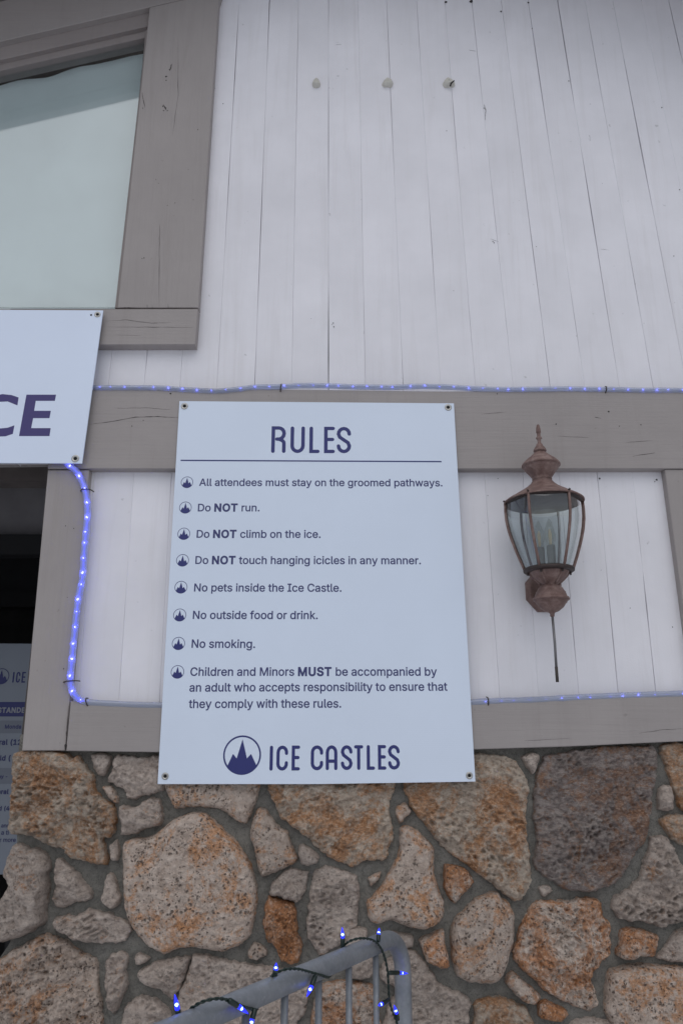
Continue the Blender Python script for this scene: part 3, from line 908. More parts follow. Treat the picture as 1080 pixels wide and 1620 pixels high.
# ---------------------------------------------------------------- lettering
GL = {"(":[273,[[89,207,92,264,101,324,114,384,132,441,153,494,177,539,236,539,191,428,161,313,154,258,151,207,160,115,188,16,236,-96,177,-96,139,-21,111,55,95,131]]],"-":[453,[[337,244,337,188,114,188,114,244]]],".":[188,[[95,-4,78,-1,63,9,53,24,50,41,53,59,63,73,78,83,95,87,113,83,128,73,138,59,141,41,138,24,128,9,113,-1]]],"1":[453,[[76,0,76,55,391,55,391,0],[276,509,276,0,212,0,212,448,209,448,86,358,86,427,198,509]]],"2":[453,[[64,0,64,47,234,229,282,282,311,327,318,348,320,371,317,397,308,419,293,436,273,449,250,457,224,460,196,457,172,447,153,433,139,413,130,390,127,362,66,362,71,405,86,442,111,473,143,496,182,511,225,516,268,511,306,497,337,474,361,445,376,411,381,372,378,345,371,318,357,290,336,259,267,180,153,60,153,57,389,57,389,0]]],"4":[453,[[40,105,40,158,247,509,311,509,109,166,109,163,413,163,413,105],[282,0,282,121,282,146,282,318,343,318,343,0]]],"A":[480,[[16,0,201,509,276,509,463,0,395,0,287,302,264,372,232,478,245,478,213,371,191,302,85,0],[110,142,110,199,370,199,370,142]]],"C":[510,[[267,-7,205,1,150,25,104,63,70,115,48,179,40,254,48,329,70,393,104,445,150,484,205,508,267,516,305,513,340,504,373,490,402,471,427,447,448,418,463,385,473,348,408,348,401,373,389,395,357,428,315,449,267,456,223,450,184,432,150,403,125,364,109,314,103,254,109,194,125,145,151,105,184,76,223,59,267,53,315,60,357,81,389,114,408,160,473,160,463,124,448,91,428,62,402,38,373,19,341,5,305,-4]]],"D":[502,[[219,0,96,0,96,57,215,57,272,63,318,81,354,110,379,149,394,198,399,255,394,312,379,361,354,399,320,428,275,446,221,452,93,452,93,509,225,509,294,501,353,478,399,441,433,391,455,329,462,255,455,181,433,119,398,68,351,31,291,8],[125,509,125,0,60,0,60,509]]],"E":[419,[[60,0,60,509,372,509,372,452,125,452,125,286,355,286,355,229,125,229,125,57,375,57,375,0]]],"I":[300,[[31,0,31,57,118,57,118,452,31,452,31,509,269,509,269,452,183,452,183,57,269,57,269,0]]],"M":[628,[[60,0,60,509,152,509,277,187,287,159,299,123,311,84,322,49,307,49,318,83,330,121,342,158,352,187,476,509,568,509,568,0,504,0,504,291,504,327,505,369,506,413,507,457,513,457,498,409,482,363,467,322,456,291,342,0,286,0,170,291,159,321,145,361,129,408,112,457,119,457,120,416,121,372,122,328,122,291,122,0]]],"N":[523,[[60,0,60,509,136,509,343,183,363,151,388,107,414,55,405,54,401,108,399,157,399,195,399,509,463,509,463,0,387,0,202,290,177,331,148,381,108,452,119,454,122,384,124,328,125,291,125,0]]],"O":[533,[[267,-7,205,1,150,25,105,63,70,115,48,179,40,254,48,329,70,393,105,445,150,484,205,508,267,516,329,508,384,484,429,445,464,393,486,329,493,254,486,179,464,115,429,63,384,25,329,1],[267,53,310,59,349,76,383,105,408,144,425,194,430,254,425,314,408,365,383,404,349,433,310,450,267,456,223,450,184,433,151,404,125,364,109,314,103,254,109,194,125,144,151,105,184,76,223,59]]],"S":[447,[[224,-9,172,-4,128,9,91,31,64,60,46,96,38,137,104,137,110,110,123,88,142,71,166,59,194,52,224,49,257,52,286,60,311,74,329,92,341,114,346,139,342,161,332,179,316,193,296,205,245,222,184,239,128,260,86,289,60,326,52,372,58,413,75,448,102,476,138,498,180,511,227,516,275,511,316,498,351,476,377,449,394,415,401,378,337,378,326,412,302,437,267,453,225,459,194,456,167,448,145,435,129,418,118,398,115,376,119,352,131,334,148,319,169,308,212,293,264,279,312,264,359,238,379,220,395,198,405,171,408,139,403,99,386,64,360,34,323,11,278,-4]]],"T":[449,[[32,452,32,509,417,509,417,452,257,452,257,0,193,0,193,452]]],"U":[517,[[259,-8,203,-2,154,15,114,43,85,80,66,124,60,173,60,509,124,509,124,178,128,144,141,113,160,87,187,68,220,56,259,52,298,56,331,68,357,87,377,113,389,144,393,178,393,509,457,509,457,173,451,124,433,80,403,43,363,15,315,-2]]],"a":[389,[[160,-9,126,-5,94,5,68,22,48,45,35,73,30,108,34,138,43,161,58,179,78,193,125,211,178,220,234,227,265,235,273,243,276,255,276,257,273,279,267,297,256,311,240,322,220,329,196,331,171,329,149,322,118,301,100,274,41,291,57,322,79,346,104,364,133,375,163,382,194,384,239,379,286,360,306,343,322,320,333,290,337,251,337,0,277,0,277,52,272,52,252,25,215,1,190,-6],[170,45,202,49,228,59,248,74,263,93,272,115,276,138,276,190,259,182,231,176,200,171,175,168,134,159,117,150,103,139,95,124,92,105,94,87,102,72,114,61,130,52]]],"b":[424,[[229,-8,198,-5,172,4,138,31,118,59,112,59,112,0,53,0,53,509,114,509,114,319,118,319,137,346,171,373,197,381,229,384,274,378,313,361,345,332,370,293,385,245,390,189,385,133,370,84,346,45,313,16,274,-2],[220,47,253,51,279,66,301,88,316,117,325,151,328,189,325,227,316,261,301,290,280,311,253,325,220,330,188,325,161,312,140,291,125,263,116,229,113,189,116,150,125,115,140,86,162,65,188,51]]],"c":[396,[[207,-8,159,-2,117,16,82,46,56,85,40,133,34,187,40,243,56,291,82,330,117,360,159,378,207,384,260,377,305,356,340,322,362,277,303,262,290,289,270,311,242,325,207,330,173,325,145,310,124,287,108,258,99,224,96,187,99,151,108,117,124,89,145,66,173,51,207,46,243,52,271,66,292,89,304,117,363,102,354,78,341,56,306,21,261,-1]]],"d":[424,[[195,-8,151,-2,111,16,79,45,55,84,39,133,34,189,39,245,55,293,79,332,112,361,151,378,196,384,228,381,253,373,287,346,306,319,311,319,311,509,372,509,372,0,313,0,313,59,307,59,287,31,252,4,227,-5],[205,47,236,51,263,65,284,86,299,115,309,150,312,189,309,229,300,263,284,291,263,312,237,325,205,330,172,325,145,311,124,290,108,261,99,227,96,189,99,151,109,117,124,88,145,66,172,51]]],"e":[404,[[212,-8,161,-2,117,16,82,46,56,85,40,132,34,187,39,242,55,290,81,329,115,359,157,378,205,384,236,382,266,374,294,361,319,341,341,315,357,282,368,242,371,194,371,169,75,169,75,221,338,221,310,202,307,237,298,269,283,294,263,314,237,326,205,330,173,326,146,313,125,294,109,270,99,241,96,211,96,178,100,139,110,106,128,80,151,61,179,50,212,46,254,53,285,73,306,105,365,91,353,63,335,39,311,19,283,4,249,-5]]],"f":[254,[[228,379,228,327,6,327,6,379],[81,0,81,432,84,461,96,486,113,505,135,519,161,527,187,530,222,527,243,521,227,468,215,472,195,474,171,470,154,460,145,443,142,419,142,0]]],"g":[425,[[207,-151,168,-148,134,-140,105,-127,82,-110,64,-91,51,-69,101,-41,122,-66,154,-88,178,-95,207,-97,249,-92,282,-75,304,-47,311,-6,311,68,306,68,287,41,252,16,227,8,195,5,152,10,113,27,80,53,55,90,39,136,34,191,39,246,55,293,80,332,112,361,152,378,196,384,228,382,253,373,288,346,308,319,313,319,313,379,372,379,372,-9,367,-54,350,-90,324,-117,291,-136,251,-147],[205,59,237,63,264,75,285,95,300,121,309,154,312,193,309,231,300,264,285,291,264,312,237,325,205,330,172,325,145,312,124,290,109,262,99,229,96,193,99,155,109,123,124,96,145,76,172,63]]],"h":[410,[[114,227,114,0,53,0,53,509,114,509,114,287,102,287,124,332,152,362,187,379,227,384,264,380,295,369,321,349,341,321,353,285,357,240,357,0,296,0,296,235,290,275,273,304,246,323,210,329,184,326,161,317,141,303,126,283,117,257]]],"i":[167,[[53,0,53,379,114,379,114,0],[84,443,67,446,54,455,44,468,41,483,44,499,54,512,67,521,84,524,100,521,114,512,123,499,126,483,123,468,114,455,100,446]]],"k":[381,[[110,137,110,212,121,212,284,379,360,379,184,199,177,199],[53,0,53,509,114,509,114,0],[294,0,148,186,191,229,372,0]]],"l":[189,[[139,-2,101,3,74,20,58,47,53,84,53,509,114,509,114,99,115,77,120,62,130,54,146,52,160,53,170,54,181,3,162,-1]]],"m":[610,[[53,0,53,379,112,379,112,295,108,295,118,323,132,346,151,363,172,376,195,384,219,386,257,380,287,361,309,331,321,295,312,295,322,321,337,343,357,361,381,375,407,383,437,386,468,383,497,372,522,354,541,328,553,296,557,255,557,0,496,0,496,254,490,289,473,313,447,326,419,330,395,328,374,320,358,307,345,290,338,270,335,247,335,0,274,0,274,260,269,288,253,311,229,326,199,330,178,328,158,320,140,307,126,289,117,266,114,238,114,0]]],"n":[410,[[114,227,114,0,53,0,53,379,112,379,112,287,102,287,124,332,152,362,187,379,227,384,264,380,295,369,321,349,341,321,353,285,357,240,357,0,296,0,296,235,290,275,273,304,246,323,210,329,184,326,161,317,141,303,126,283,117,257]]],"o":[415,[[207,-8,159,-2,117,16,82,46,56,85,40,133,34,187,40,243,56,291,82,330,117,360,159,378,207,384,256,378,299,360,333,330,359,291,376,243,381,187,376,133,359,85,333,46,299,16,256,-2],[207,46,242,51,270,66,292,89,307,117,316,151,319,187,316,224,307,258,292,287,270,310,242,325,207,330,173,325,145,310,124,287,108,258,99,224,96,187,99,151,108,117,124,89,145,66,173,51]]],"p":[424,[[53,-143,53,379,112,379,112,319,118,319,137,346,171,373,197,381,229,384,274,378,313,361,345,332,370,293,385,245,390,189,385,133,370,84,346,45,313,16,274,-2,229,-8,198,-5,173,4,138,31,118,59,114,59,114,-143],[220,47,253,51,279,66,301,88,316,117,325,151,328,189,325,227,316,261,301,290,280,311,253,325,220,330,188,325,161,312,140,291,125,263,116,229,113,189,116,150,125,115,140,86,162,65,188,51]]],"r":[259,[[53,0,53,379,112,379,112,321,115,321,130,347,152,367,181,380,213,385,229,384,243,384,243,322,230,324,207,326,182,323,159,315,140,301,126,284,117,262,114,237,114,0]]],"s":[365,[[182,-8,145,-5,112,3,84,18,62,38,45,63,36,94,94,107,105,79,124,60,150,49,181,45,217,50,244,62,262,81,268,103,265,121,254,136,237,147,212,155,149,170,104,186,72,208,53,237,47,274,51,305,65,332,87,354,115,370,149,381,187,384,223,381,254,372,279,358,299,339,314,316,324,290,268,277,258,298,243,316,219,328,187,333,156,329,131,317,114,299,109,277,112,258,124,243,144,232,172,223,229,209,275,194,306,171,325,142,331,107,326,75,312,47,290,24,260,6,223,-5]]],"t":[227,[[204,379,204,327,6,327,6,379],[65,471,126,471,126,98,128,76,136,61,150,53,170,50,185,51,202,54,213,2,192,-3,168,-4,125,2,92,21,72,52,65,93]]],"u":[410,[[182,-5,146,-1,115,11,89,31,69,59,57,95,53,139,53,379,114,379,114,144,119,105,137,75,164,56,200,50,226,53,249,62,268,77,283,97,293,122,296,153,296,379,357,379,357,0,298,0,298,92,307,92,286,47,257,17,222,0]]],"w":[567,[[138,0,23,379,87,379,133,214,154,137,175,41,165,41,186,135,206,214,252,379,316,379,362,214,382,136,402,41,391,41,413,135,434,214,480,379,545,379,429,0,368,0,319,172,305,225,291,280,277,338,291,338,277,280,263,225,248,172,199,0]]],"y":[389,[[47,-139,61,-86,71,-87,104,-89,118,-84,130,-74,141,-58,151,-36,163,-1,17,379,84,379,165,155,187,87,206,21,184,21,202,87,224,155,305,379,371,379,204,-58,177,-107,159,-124,139,-136,117,-143,91,-145,65,-143]]]," ":[188,[]]}
def contours(ch, bold):
    res = []
    for flat in GL[ch][1]:
        pts = [Vector((flat[i] / 1000, flat[i+1] / 1000)) for i in range(0, len(flat), 2)]
        if bold:
            n = len(pts); q = []
            for i in range(n):
                a, b, c = pts[i-1], pts[i], pts[(i+1) % n]
                d1, d2 = (b - a), (c - b)
                if d1.length < 1e-6 or d2.length < 1e-6:
                    q.append(b); continue
                d1.normalize(); d2.normalize()
                n1, n2 = Vector((d1.y, -d1.x)), Vector((d2.y, -d2.x))
                m = n1 + n2
                if m.length < 1e-3: q.append(b); continue
                m = m / max(0.5, m.dot(n1))
                q.append(b + m * bold * ORIENT)
            pts = q
        res.append(pts)
    return res

def winding(p, cs):
    w = 0
    for c in cs:
        n = len(c)
        for i in range(n):
            a, b = c[i], c[(i + 1) % n]
            if (a.y <= p[1]) != (b.y <= p[1]):
                s = (b.x - a.x) * (p[1] - a.y) - (p[0] - a.x) * (b.y - a.y)
                if a.y <= p[1] and s > 0: w += 1
                if a.y > p[1] and s < 0: w -= 1
    return w

_t = [Vector((GL['l'][1][0][i], GL['l'][1][0][i+1])) for i in range(0, len(GL['l'][1][0]), 2)]
ORIENT = 1 if sum(_t[i].cross(_t[(i+1) % len(_t)]) for i in range(len(_t))) > 0 else -1
_cache = {}
def glyph(ch, bold):
    if (ch, bold) in _cache: return _cache[(ch, bold)]
    cs = contours(ch, bold)
    pts, ed = [], []
    for c in cs:
        n0 = len(pts); pts += c
        ed += [(n0 + i, n0 + (i + 1) % len(c)) for i in range(len(c))]
    if not pts:
        r = ([], [])
    else:
        vv, _, ff, *_r = delaunay_2d_cdt(pts, ed, [], 0, 1e-5)
        keep = []
        for q in ff:
            cx = sum(vv[i].x for i in q) / len(q); cy = sum(vv[i].y for i in q) / len(q)
            if winding((cx, cy), cs) != 0:
                keep.append(tuple(q))
        r = ([(p.x, p.y) for p in vv], keep)
    _cache[(ch, bold)] = r
    return r

def text_line(name, runs, u0, v0, u1, v1, yf, m, parent, align='fit', yscale=1.0, reg=0.013, bd=0.034):
    """runs: [(string, bold)], set between two surveyed baseline points"""
    a, b = P(u0, v0, yf), P(u1, v1, yf)
    glyphs, x = [], 0.0
    for s, bold in runs:
        for ch in s:
            g = glyph(ch, bd if bold else reg)
            glyphs.append((x, g)); x += GL[ch][0] / 1000 + (0.035 if bold else 0.0)
    xs = [x0 + px for x0, g in glyphs for px, _ in g[0]]
    x0, x1 = min(xs), max(xs)
    d = (b - a); sc = d.length / (x1 - x0); d.normalize(); up = Vector((-d.z, 0, d.x))
    mb = MB()
    for gx, (vv, ff) in glyphs:
        if ff:
            mb.add([a + d * ((gx + px - x0) * sc) + up * (py * sc * yscale) for px, py in vv], ff)
    return mb.build(name, m, parent)

def ribbon(path, w, closed=False, caps=True):
    """flat stroke of constant width along a 2-D path, mitred joints, rounded ends"""
    pts = [Vector(p) for p in path]; n = len(pts)
    if caps and not closed:
        pass
    L_, R_ = [], []
    for i in range(n):
        a = pts[i-1] if (i or closed) else None; c = pts[(i+1) % n] if (i < n-1 or closed) else None
        b = pts[i]
        d1 = (b - a).normalized() if a is not None else None; d2 = (c - b).normalized() if c is not None else None
        if d1 is None: nn = Vector((-d2.y, d2.x))
        elif d2 is None: nn = Vector((-d1.y, d1.x))
        else:
            n1, n2 = Vector((-d1.y, d1.x)), Vector((-d2.y, d2.x)); nn = n1 + n2; nn = nn / max(0.4, nn.dot(n1))
        L_.append(b + nn * w / 2); R_.append(b - nn * w / 2)
    v = L_ + R_; f = []
    for i in range(n if closed else n - 1):
        j = (i + 1) % n
        f.append((i, j, n + j, n + i))
    if caps and not closed:
        for e, dr in ((0, (pts[0] - pts[1]).normalized()), (n - 1, (pts[-1] - pts[-2]).normalized())):
            nn = Vector((-dr.y, dr.x)); k0 = len(v); m = 5
            for k in range(m + 1):
                t = math.pi * k / m
                off = nn * math.cos(t) + dr * math.sin(t)
                v.append(pts[e] + off * w / 2)
            f.append(tuple(range(k0, k0 + m + 1)))
    return v, f

def arc(cx, cy, rx, ry, a0, a1, n=6):
    return [(cx + rx * math.cos(R(a0 + (a1 - a0) * i / n)), cy + ry * math.sin(R(a0 + (a1 - a0) * i / n))) for i in range(n + 1)]
LET = {   # condensed rounded capitals drawn as strokes in a unit-high box, x from 0 to 1
 'R': [[(0, 0), (0, 1), (.5, 1)] + arc(.5, .76, .5, .24, 90, -90, 8)[1:] + [(.34, .52)], [(.5, .52)] + arc(.5, .34, .5, .16, 80, 0, 4)[1:] + [(1, 0)]],
 'U': [[(0, 1)] + arc(.5, .24, .5, .24, 180, 360, 8) + [(1, 1)]],
 'L': [[(0, 1), (0, 0), (1, 0)]],
 'E': [[(1, 1), (0, 1), (0, 0), (1, 0)], [(.04, .52), (.92, .52)]],
 'S': [arc(.5, .76, .5, .24, 0, 180, 8) + [(.12, .62), (.88, .38)] + arc(.5, .24, .5, .24, 0, -180, 8)],
 'C': [arc(.5, .76, .5, .24, -10, 180, 8) + arc(.5, .24, .5, .24, 180, 370, 8)],
 'A': [[(0, 0)] + arc(.5, .74, .5, .26, 180, 0, 8) + [(1, 0)], [(.04, .34), (.96, .34)]],
 'T': [[(0, 1), (1, 1)], [(.5, .98), (.5, 0)]],
 'I': [[(0, 1), (0, 0)]],
}
def strokes(name, items, v_top, v_bot, w_px, yf, m, parent, v_top2=None, v_bot2=None):
    """items: (letter, u_left, u_right); the drawn box is inset by half the stroke"""
    mb = MB(); e = 0
    ua, ub = items[0][1], items[-1][2]
    w = (P(ua + w_px, v_bot, yf) - P(ua, v_bot, yf)).length
    for ch, u0, u1 in items:
        k = 0.5 * (u0 + u1 - 2 * ua) / max(1, ub - ua)
        vt = v_top + ((v_top2 or v_top) - v_top) * k; vb = v_bot + ((v_bot2 or v_bot) - v_bot) * k
        A = P(u0, vb, yf); B = P(u1, vb, yf); C_ = P(u0 + (u1 - u0) * .0, vt, yf)
        x0, x1, z0, z1 = A.x + w/2, B.x - w/2, A.z + w/2, C_.z - w/2
        lean = (C_.x - A.x)
        for st in LET[ch]:
            path = [(x0 + (x1 - x0) * px if ch != 'I' else (A.x + B.x) / 2, z0 + (z1 - z0) * pz) for px, pz in st]
            vv, ff = ribbon(path, w)
            e += 1
            mb.add([(q[0], yf - 0.00012 * (e % 2), q[1]) for q in vv], ff)
    return mb.build(name, m, parent)

def logo(name, u, v, r_px, yf, m, parent):
    c = P(u, v, yf); r = (P(u + r_px, v, yf) - c).length
    mb = MB()
    ring = [(c.x + r * 0.955 * math.cos(2*math.pi*i/40), c.z + r * 0.955 * math.sin(2*math.pi*i/40)) for i in range(40)]
    vv, ff = ribbon(ring, r * 0.085, closed=True)
    mb.add([(q[0], yf, q[1]) for q in vv], ff)
    body = [(-.74, -.52), (-.48, .06), (-.28, -.17), (0, .80), (.26, -.17), (.47, .06), (.76, -.50)]
    a0 = math.degrees(math.atan2(-.50, .76)); a1 = math.degrees(math.atan2(-.52, -.74))
    body += arc(0, 0, .925, .925, a0, a1, 16)
    poly = [Vector((c.x + r * x, c.z + r * z)) for x, z in body]
    vv, _, ff, *_r = delaunay_2d_cdt(poly, [(i, (i + 1) % len(poly)) for i in range(len(poly))], [list(range(len(poly)))], 1, 1e-7)
    mb.add([(q.x, yf - 0.0001, q.y) for q in vv], [tuple(q) for q in ff])
    return mb.build(name, m, parent)

def grommet(u, v, r_px, y, parent):
    c = P(u, v, y); r = (P(u + r_px, v, y) - c).length
    mb = MB(); n = 20; ring = []
    prof = [(r, 0.0), (r * .93, -.0012), (r * .72, -.0016), (r * .5, -.0008), (r * .45, .0)]
    v_, f_ = [], []
    for pr, dy in prof:
        v_ += [(c.x + pr * math.cos(2*math.pi*k/n), y + dy, c.z + pr * math.sin(2*math.pi*k/n)) for k in range(n)]
    for i in range(len(prof) - 1):
        for k in range(n):
            f_.append((i*n + k, i*n + (k+1) % n, (i+1)*n + (k+1) % n, (i+1)*n + k))
    g = mb.add(v_, f_).build('grommet', M['steel'], parent, True)
    MB().add([(c.x + r*.46*math.cos(2*math.pi*k/12), y - .0003, c.z + r*.46*math.sin(2*math.pi*k/12)) for k in range(12)], [tuple(range(12))]).build('hole', M['black_hole'], g)

# ---- rules sign
YS = -0.0445
sign = empty('rules_sign', P(500, 940, -0.04), 'white rectangular sign of rules for visitors in navy lettering, fixed under the long rope light', 'sign')
def panel(pix, yf, th, m, parent, bulge=0.0):
    poly = [(P(u, v, yf).x, P(u, v, yf).z) for u, v in pix]
    v, f = prism(poly, yf, yf + th, 0.0003)
    return obj('panel', v, f, m, parent)
panel([(284, 634.5), (717.5, 638), (751.5, 1236.5), (500, 1240.5), (249.5, 1240.5)], YS, 0.005, M['sign'], sign)
YT = YS - 0.0003
strokes('heading', [('R', 428.7, 451.6), ('U', 459, 481.8), ('L', 489, 505.4), ('E', 512.3, 529.5), ('S', 532.4, 555.2)], 674.3, 716.5, 5.7, YT, M['navy'], sign, 675.5, 717)
a_, b_ = P(286, 728.3, YT), P(698, 730.3, YT)
MB().add([(a_.x, YT, a_.z + .0022), (b_.x, YT, b_.z + .0022), (b_.x, YT, b_.z - .0022), (a_.x, YT, a_.z - .0022)], [(0, 1, 2, 3)]).build('rule_line', M['navy'], sign)
for runs, u0, v0, u1, v1 in [
    ([('All attendees must stay on the groomed pathways.', 0)], 315, 768.5, 699.5, 769.3),
    ([('Do ', 0), ('NOT', 1), (' run.', 0)], 313, 808.8, 410.5, 808.8),
    ([('Do ', 0), ('NOT', 1), (' climb on the ice.', 0)], 311, 850.5, 507, 850.8),
    ([('Do ', 0), ('NOT', 1), (' touch hanging icicles in any manner.', 0)], 309, 892, 665.5, 892.5),
    ([('No pets inside the Ice Castle.', 0)], 307, 935.5, 540, 936),
    ([('No outside food or drink.', 0)], 305, 979, 502.5, 979.3),
    ([('No smoking.', 0)], 303, 1024.6, 403.5, 1025),
    ([('Children and Minors ', 0), ('MUST', 1), (' be accompanied by', 0)], 301, 1069, 691, 1068.8),
    ([('an adult who accepts responsibility to ensure that', 0)], 299.5, 1094, 707.5, 1092.5),
    ([('they comply with these rules.', 0)], 298.5, 1120, 539.5, 1119.3)]:
    text_line('lettering', runs, u0, v0, u1, v1, YT, M['navy_text'], sign)
for u, v, r in [(296, 763, 9.6), (293.5, 803, 9.8), (291, 844.5, 9.9), (289, 886.5, 10), (286.5, 929, 10.1), (284.5, 973, 10.2), (282.5, 1018, 10.3), (281, 1063, 10.5), (383, 1194.5, 30)]:
    logo('mountain_logo', u, v, r, YT, M['navy'], sign)
strokes('heading', [('I', 426, 431.2), ('C', 436.8, 455.3), ('E', 461, 474.2), ('C', 491.3, 511), ('A', 515, 533.5), ('S', 539, 557.5), ('T', 560, 574.5), ('L', 580, 593), ('E', 597.8, 611), ('S', 613.8, 632.6)], 1179.7, 1219.3, 5.1, YT, M['navy'], sign, 1178.5, 1217.5)
for u, v in ((292, 642.5), (708.5, 644.5), (261.5, 1228), (742, 1227)):
    grommet(u, v, 5.6, YS - 0.0004, sign)

# ---- entrance sign, only its right end is in the picture
YL = -0.060
left_sign = empty('entrance_sign', P(20, 610, -0.05), 'large white sign cut by the left edge, ending in bold slanted purple CE', 'sign')
panel([(-420, 488), (163.5, 491), (130, 733), (-420, 731)], YL, 0.005, M['sign_left'], left_sign)
def flat_poly(name, pix, yf, m, parent):
    poly = [Vector((P(u, v, yf).x, P(u, v, yf).z)) for u, v in pix]
    n = len(poly)
    vv, _, ff, *_r = delaunay_2d_cdt(poly, [(i, (i + 1) % n) for i in range(n)], [list(range(n))], 1, 1e-7)
    return obj(name, [(q.x, yf, q.y) for q in vv], [tuple(q) for q in ff], m, parent)
def z8(L):
    return [(x / 3.176, 460 + y / 3.176) for x, y in L]
flat_poly('letter', z8([(134, 522), (283, 522), (277, 553), (181, 553), (173, 603), (257, 603), (250, 640), (168, 640), (158, 690), (256, 690), (250, 730), (97, 730)]), YL - .0003, M['purple'], left_sign)
flat_poly('letter', z8([(95, 536), (60, 524), (15, 519), (-40, 530), (-85, 560), (-110, 610), (-112, 660), (-95, 700), (-60, 725), (-15, 733), (30, 731), (66, 719), (74, 676), (40, 688), (0, 692), (-35, 680), (-52, 650), (-50, 610), (-30, 575), (0, 558), (40, 556), (89, 576)]), YL - .0003, M['purple'], left_sign)
grommet(154.5, 497.5, 5.0, YL - .0004, left_sign)
grommet(119.5, 725.5, 6.2, YL - .0004, left_sign)
c = P(144.5, 498.3, YL - .0004)
MB().add([(c.x + .0035*math.cos(k*math.pi/5), c.y, c.z + .0035*math.sin(k*math.pi/5)) for k in range(10)], [tuple(range(10))]).build('screw_hole', M['black_hole'], left_sign)

# ---- price board inside the entrance
YB = 1.05
pboard = empty('price_board', P(0, 1200, YB), 'shaded price board inside the dark entrance, behind the stone corner', 'sign')
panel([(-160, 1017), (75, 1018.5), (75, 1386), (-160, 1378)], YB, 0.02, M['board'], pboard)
yb = YB - 0.001
def bar(name, v0, v1, m, y):
    a, b = P(-150, v0, y), P(68, v1, y)
    MB().add([(a.x, y, a.z), (b.x, y, a.z), (b.x, y, b.z), (a.x, y, b.z)], [(0, 1, 2, 3)]).build(name, m, pboard)
bar('heading_band', 1110.5, 1133.5, M['navy'], yb)
bar('table_band', 1140, 1160, M['board_band'], yb)
bar('table_band', 1215, 1240, M['board_band'], yb)
yb -= 0.0005
logo('mountain_logo', 2.5, 1070, 12.5, yb, M['navy'], pboard)
strokes('lettering', [('I', 19.5, 22), ('C', 25, 31.5), ('E', 34, 40)], 1063, 1080, 2.2, yb, M['navy'], pboard)
for s, u0, v0, u1, m in [('STANDE', -4, 1127.3, 40, 'pale_text'), ('Monda', 8, 1152.5, 34, 'navy_text'), ('eral (12', -8, 1178, 34, 'navy_text'), ('ild (', -3, 1203, 17, 'navy_text'),
                         ('ay -', -2, 1231, 12, 'navy_text'), ('eral', -4, 1256, 14, 'navy_text'), ('d (4', -2, 1282, 15, 'navy_text')]:
    text_line('lettering', [(s, 1)], u0, v0, u1, v0, yb, M[m], pboard)
for s, u0, v0, u1 in [('and', 2, 1309, 15), ('a ti', 2, 1320.5, 14), ('r more', 0, 1332, 25)]:
    text_line('lettering', [(s, 0)], u0, v0, u1, v0, yb, M['navy_text'], pboard)
mb = MB(); pb = P(-100, 1380, YB + .03)
mb.box((pb.x - .02, YB + .021, 0.012), (pb.x + .02, YB + .05, 1.5)); pb = P(30, 1380, YB + .03); mb.box((pb.x - .02, YB + .021, 0.012), (pb.x + .02, YB + .05, 1.5))
mb.build('stand', M['room'], pboard)

# ---------------------------------------------------------------- rope lights
def resample(pts, step):
    pts = [Vector(p) for p in pts]; dense = []
    n = len(pts)
    for i in range(n - 1):
        p0, p1, p2, p3 = pts[max(i-1, 0)], pts[i], pts[i+1], pts[min(i+2, n-1)]
        for j in range(12):
            t = j / 12
            dense.append(0.5 * ((2*p1) + (p2 - p0)*t + (2*p0 - 5*p1 + 4*p2 - p3)*t*t + (3*p1 - p0 - 3*p2 + p3)*t**3))
    dense.append(pts[-1])
    out, acc = [dense[0]], 0.0
    for a, b in zip(dense, dense[1:]):
        L = (b - a).length
        while acc + L >= step:
            t = (step - acc) / L; a = a.lerp(b, t); out.append(a.copy()); L = (b - a).length; acc = 0.0
        acc += L
    return out

led_mesh = {}
def ellipsoid_mesh(name, rx, ry, rz, m, n=8):
    mb = MB(); prof = [(max(1e-5, math.sin(math.pi * i / 5)) * rx, -math.cos(math.pi * i / 5) * rz) for i in range(6)]
    mb.lathe(prof, (0, 0), n)
    me = bpy.data.meshes.new(name); me.from_pydata([tuple(p) for p in mb.v], [], mb.f); me.materials.append(m)
    me.polygons.foreach_set('use_smooth', [True] * len(me.polygons))
    return me
led_mesh['dim'] = ellipsoid_mesh('led', .0022, .0022, .0038, M['led'])
led_mesh['bright'] = ellipsoid_mesh('led', .0026, .0026, .0045, M['led_bright'])

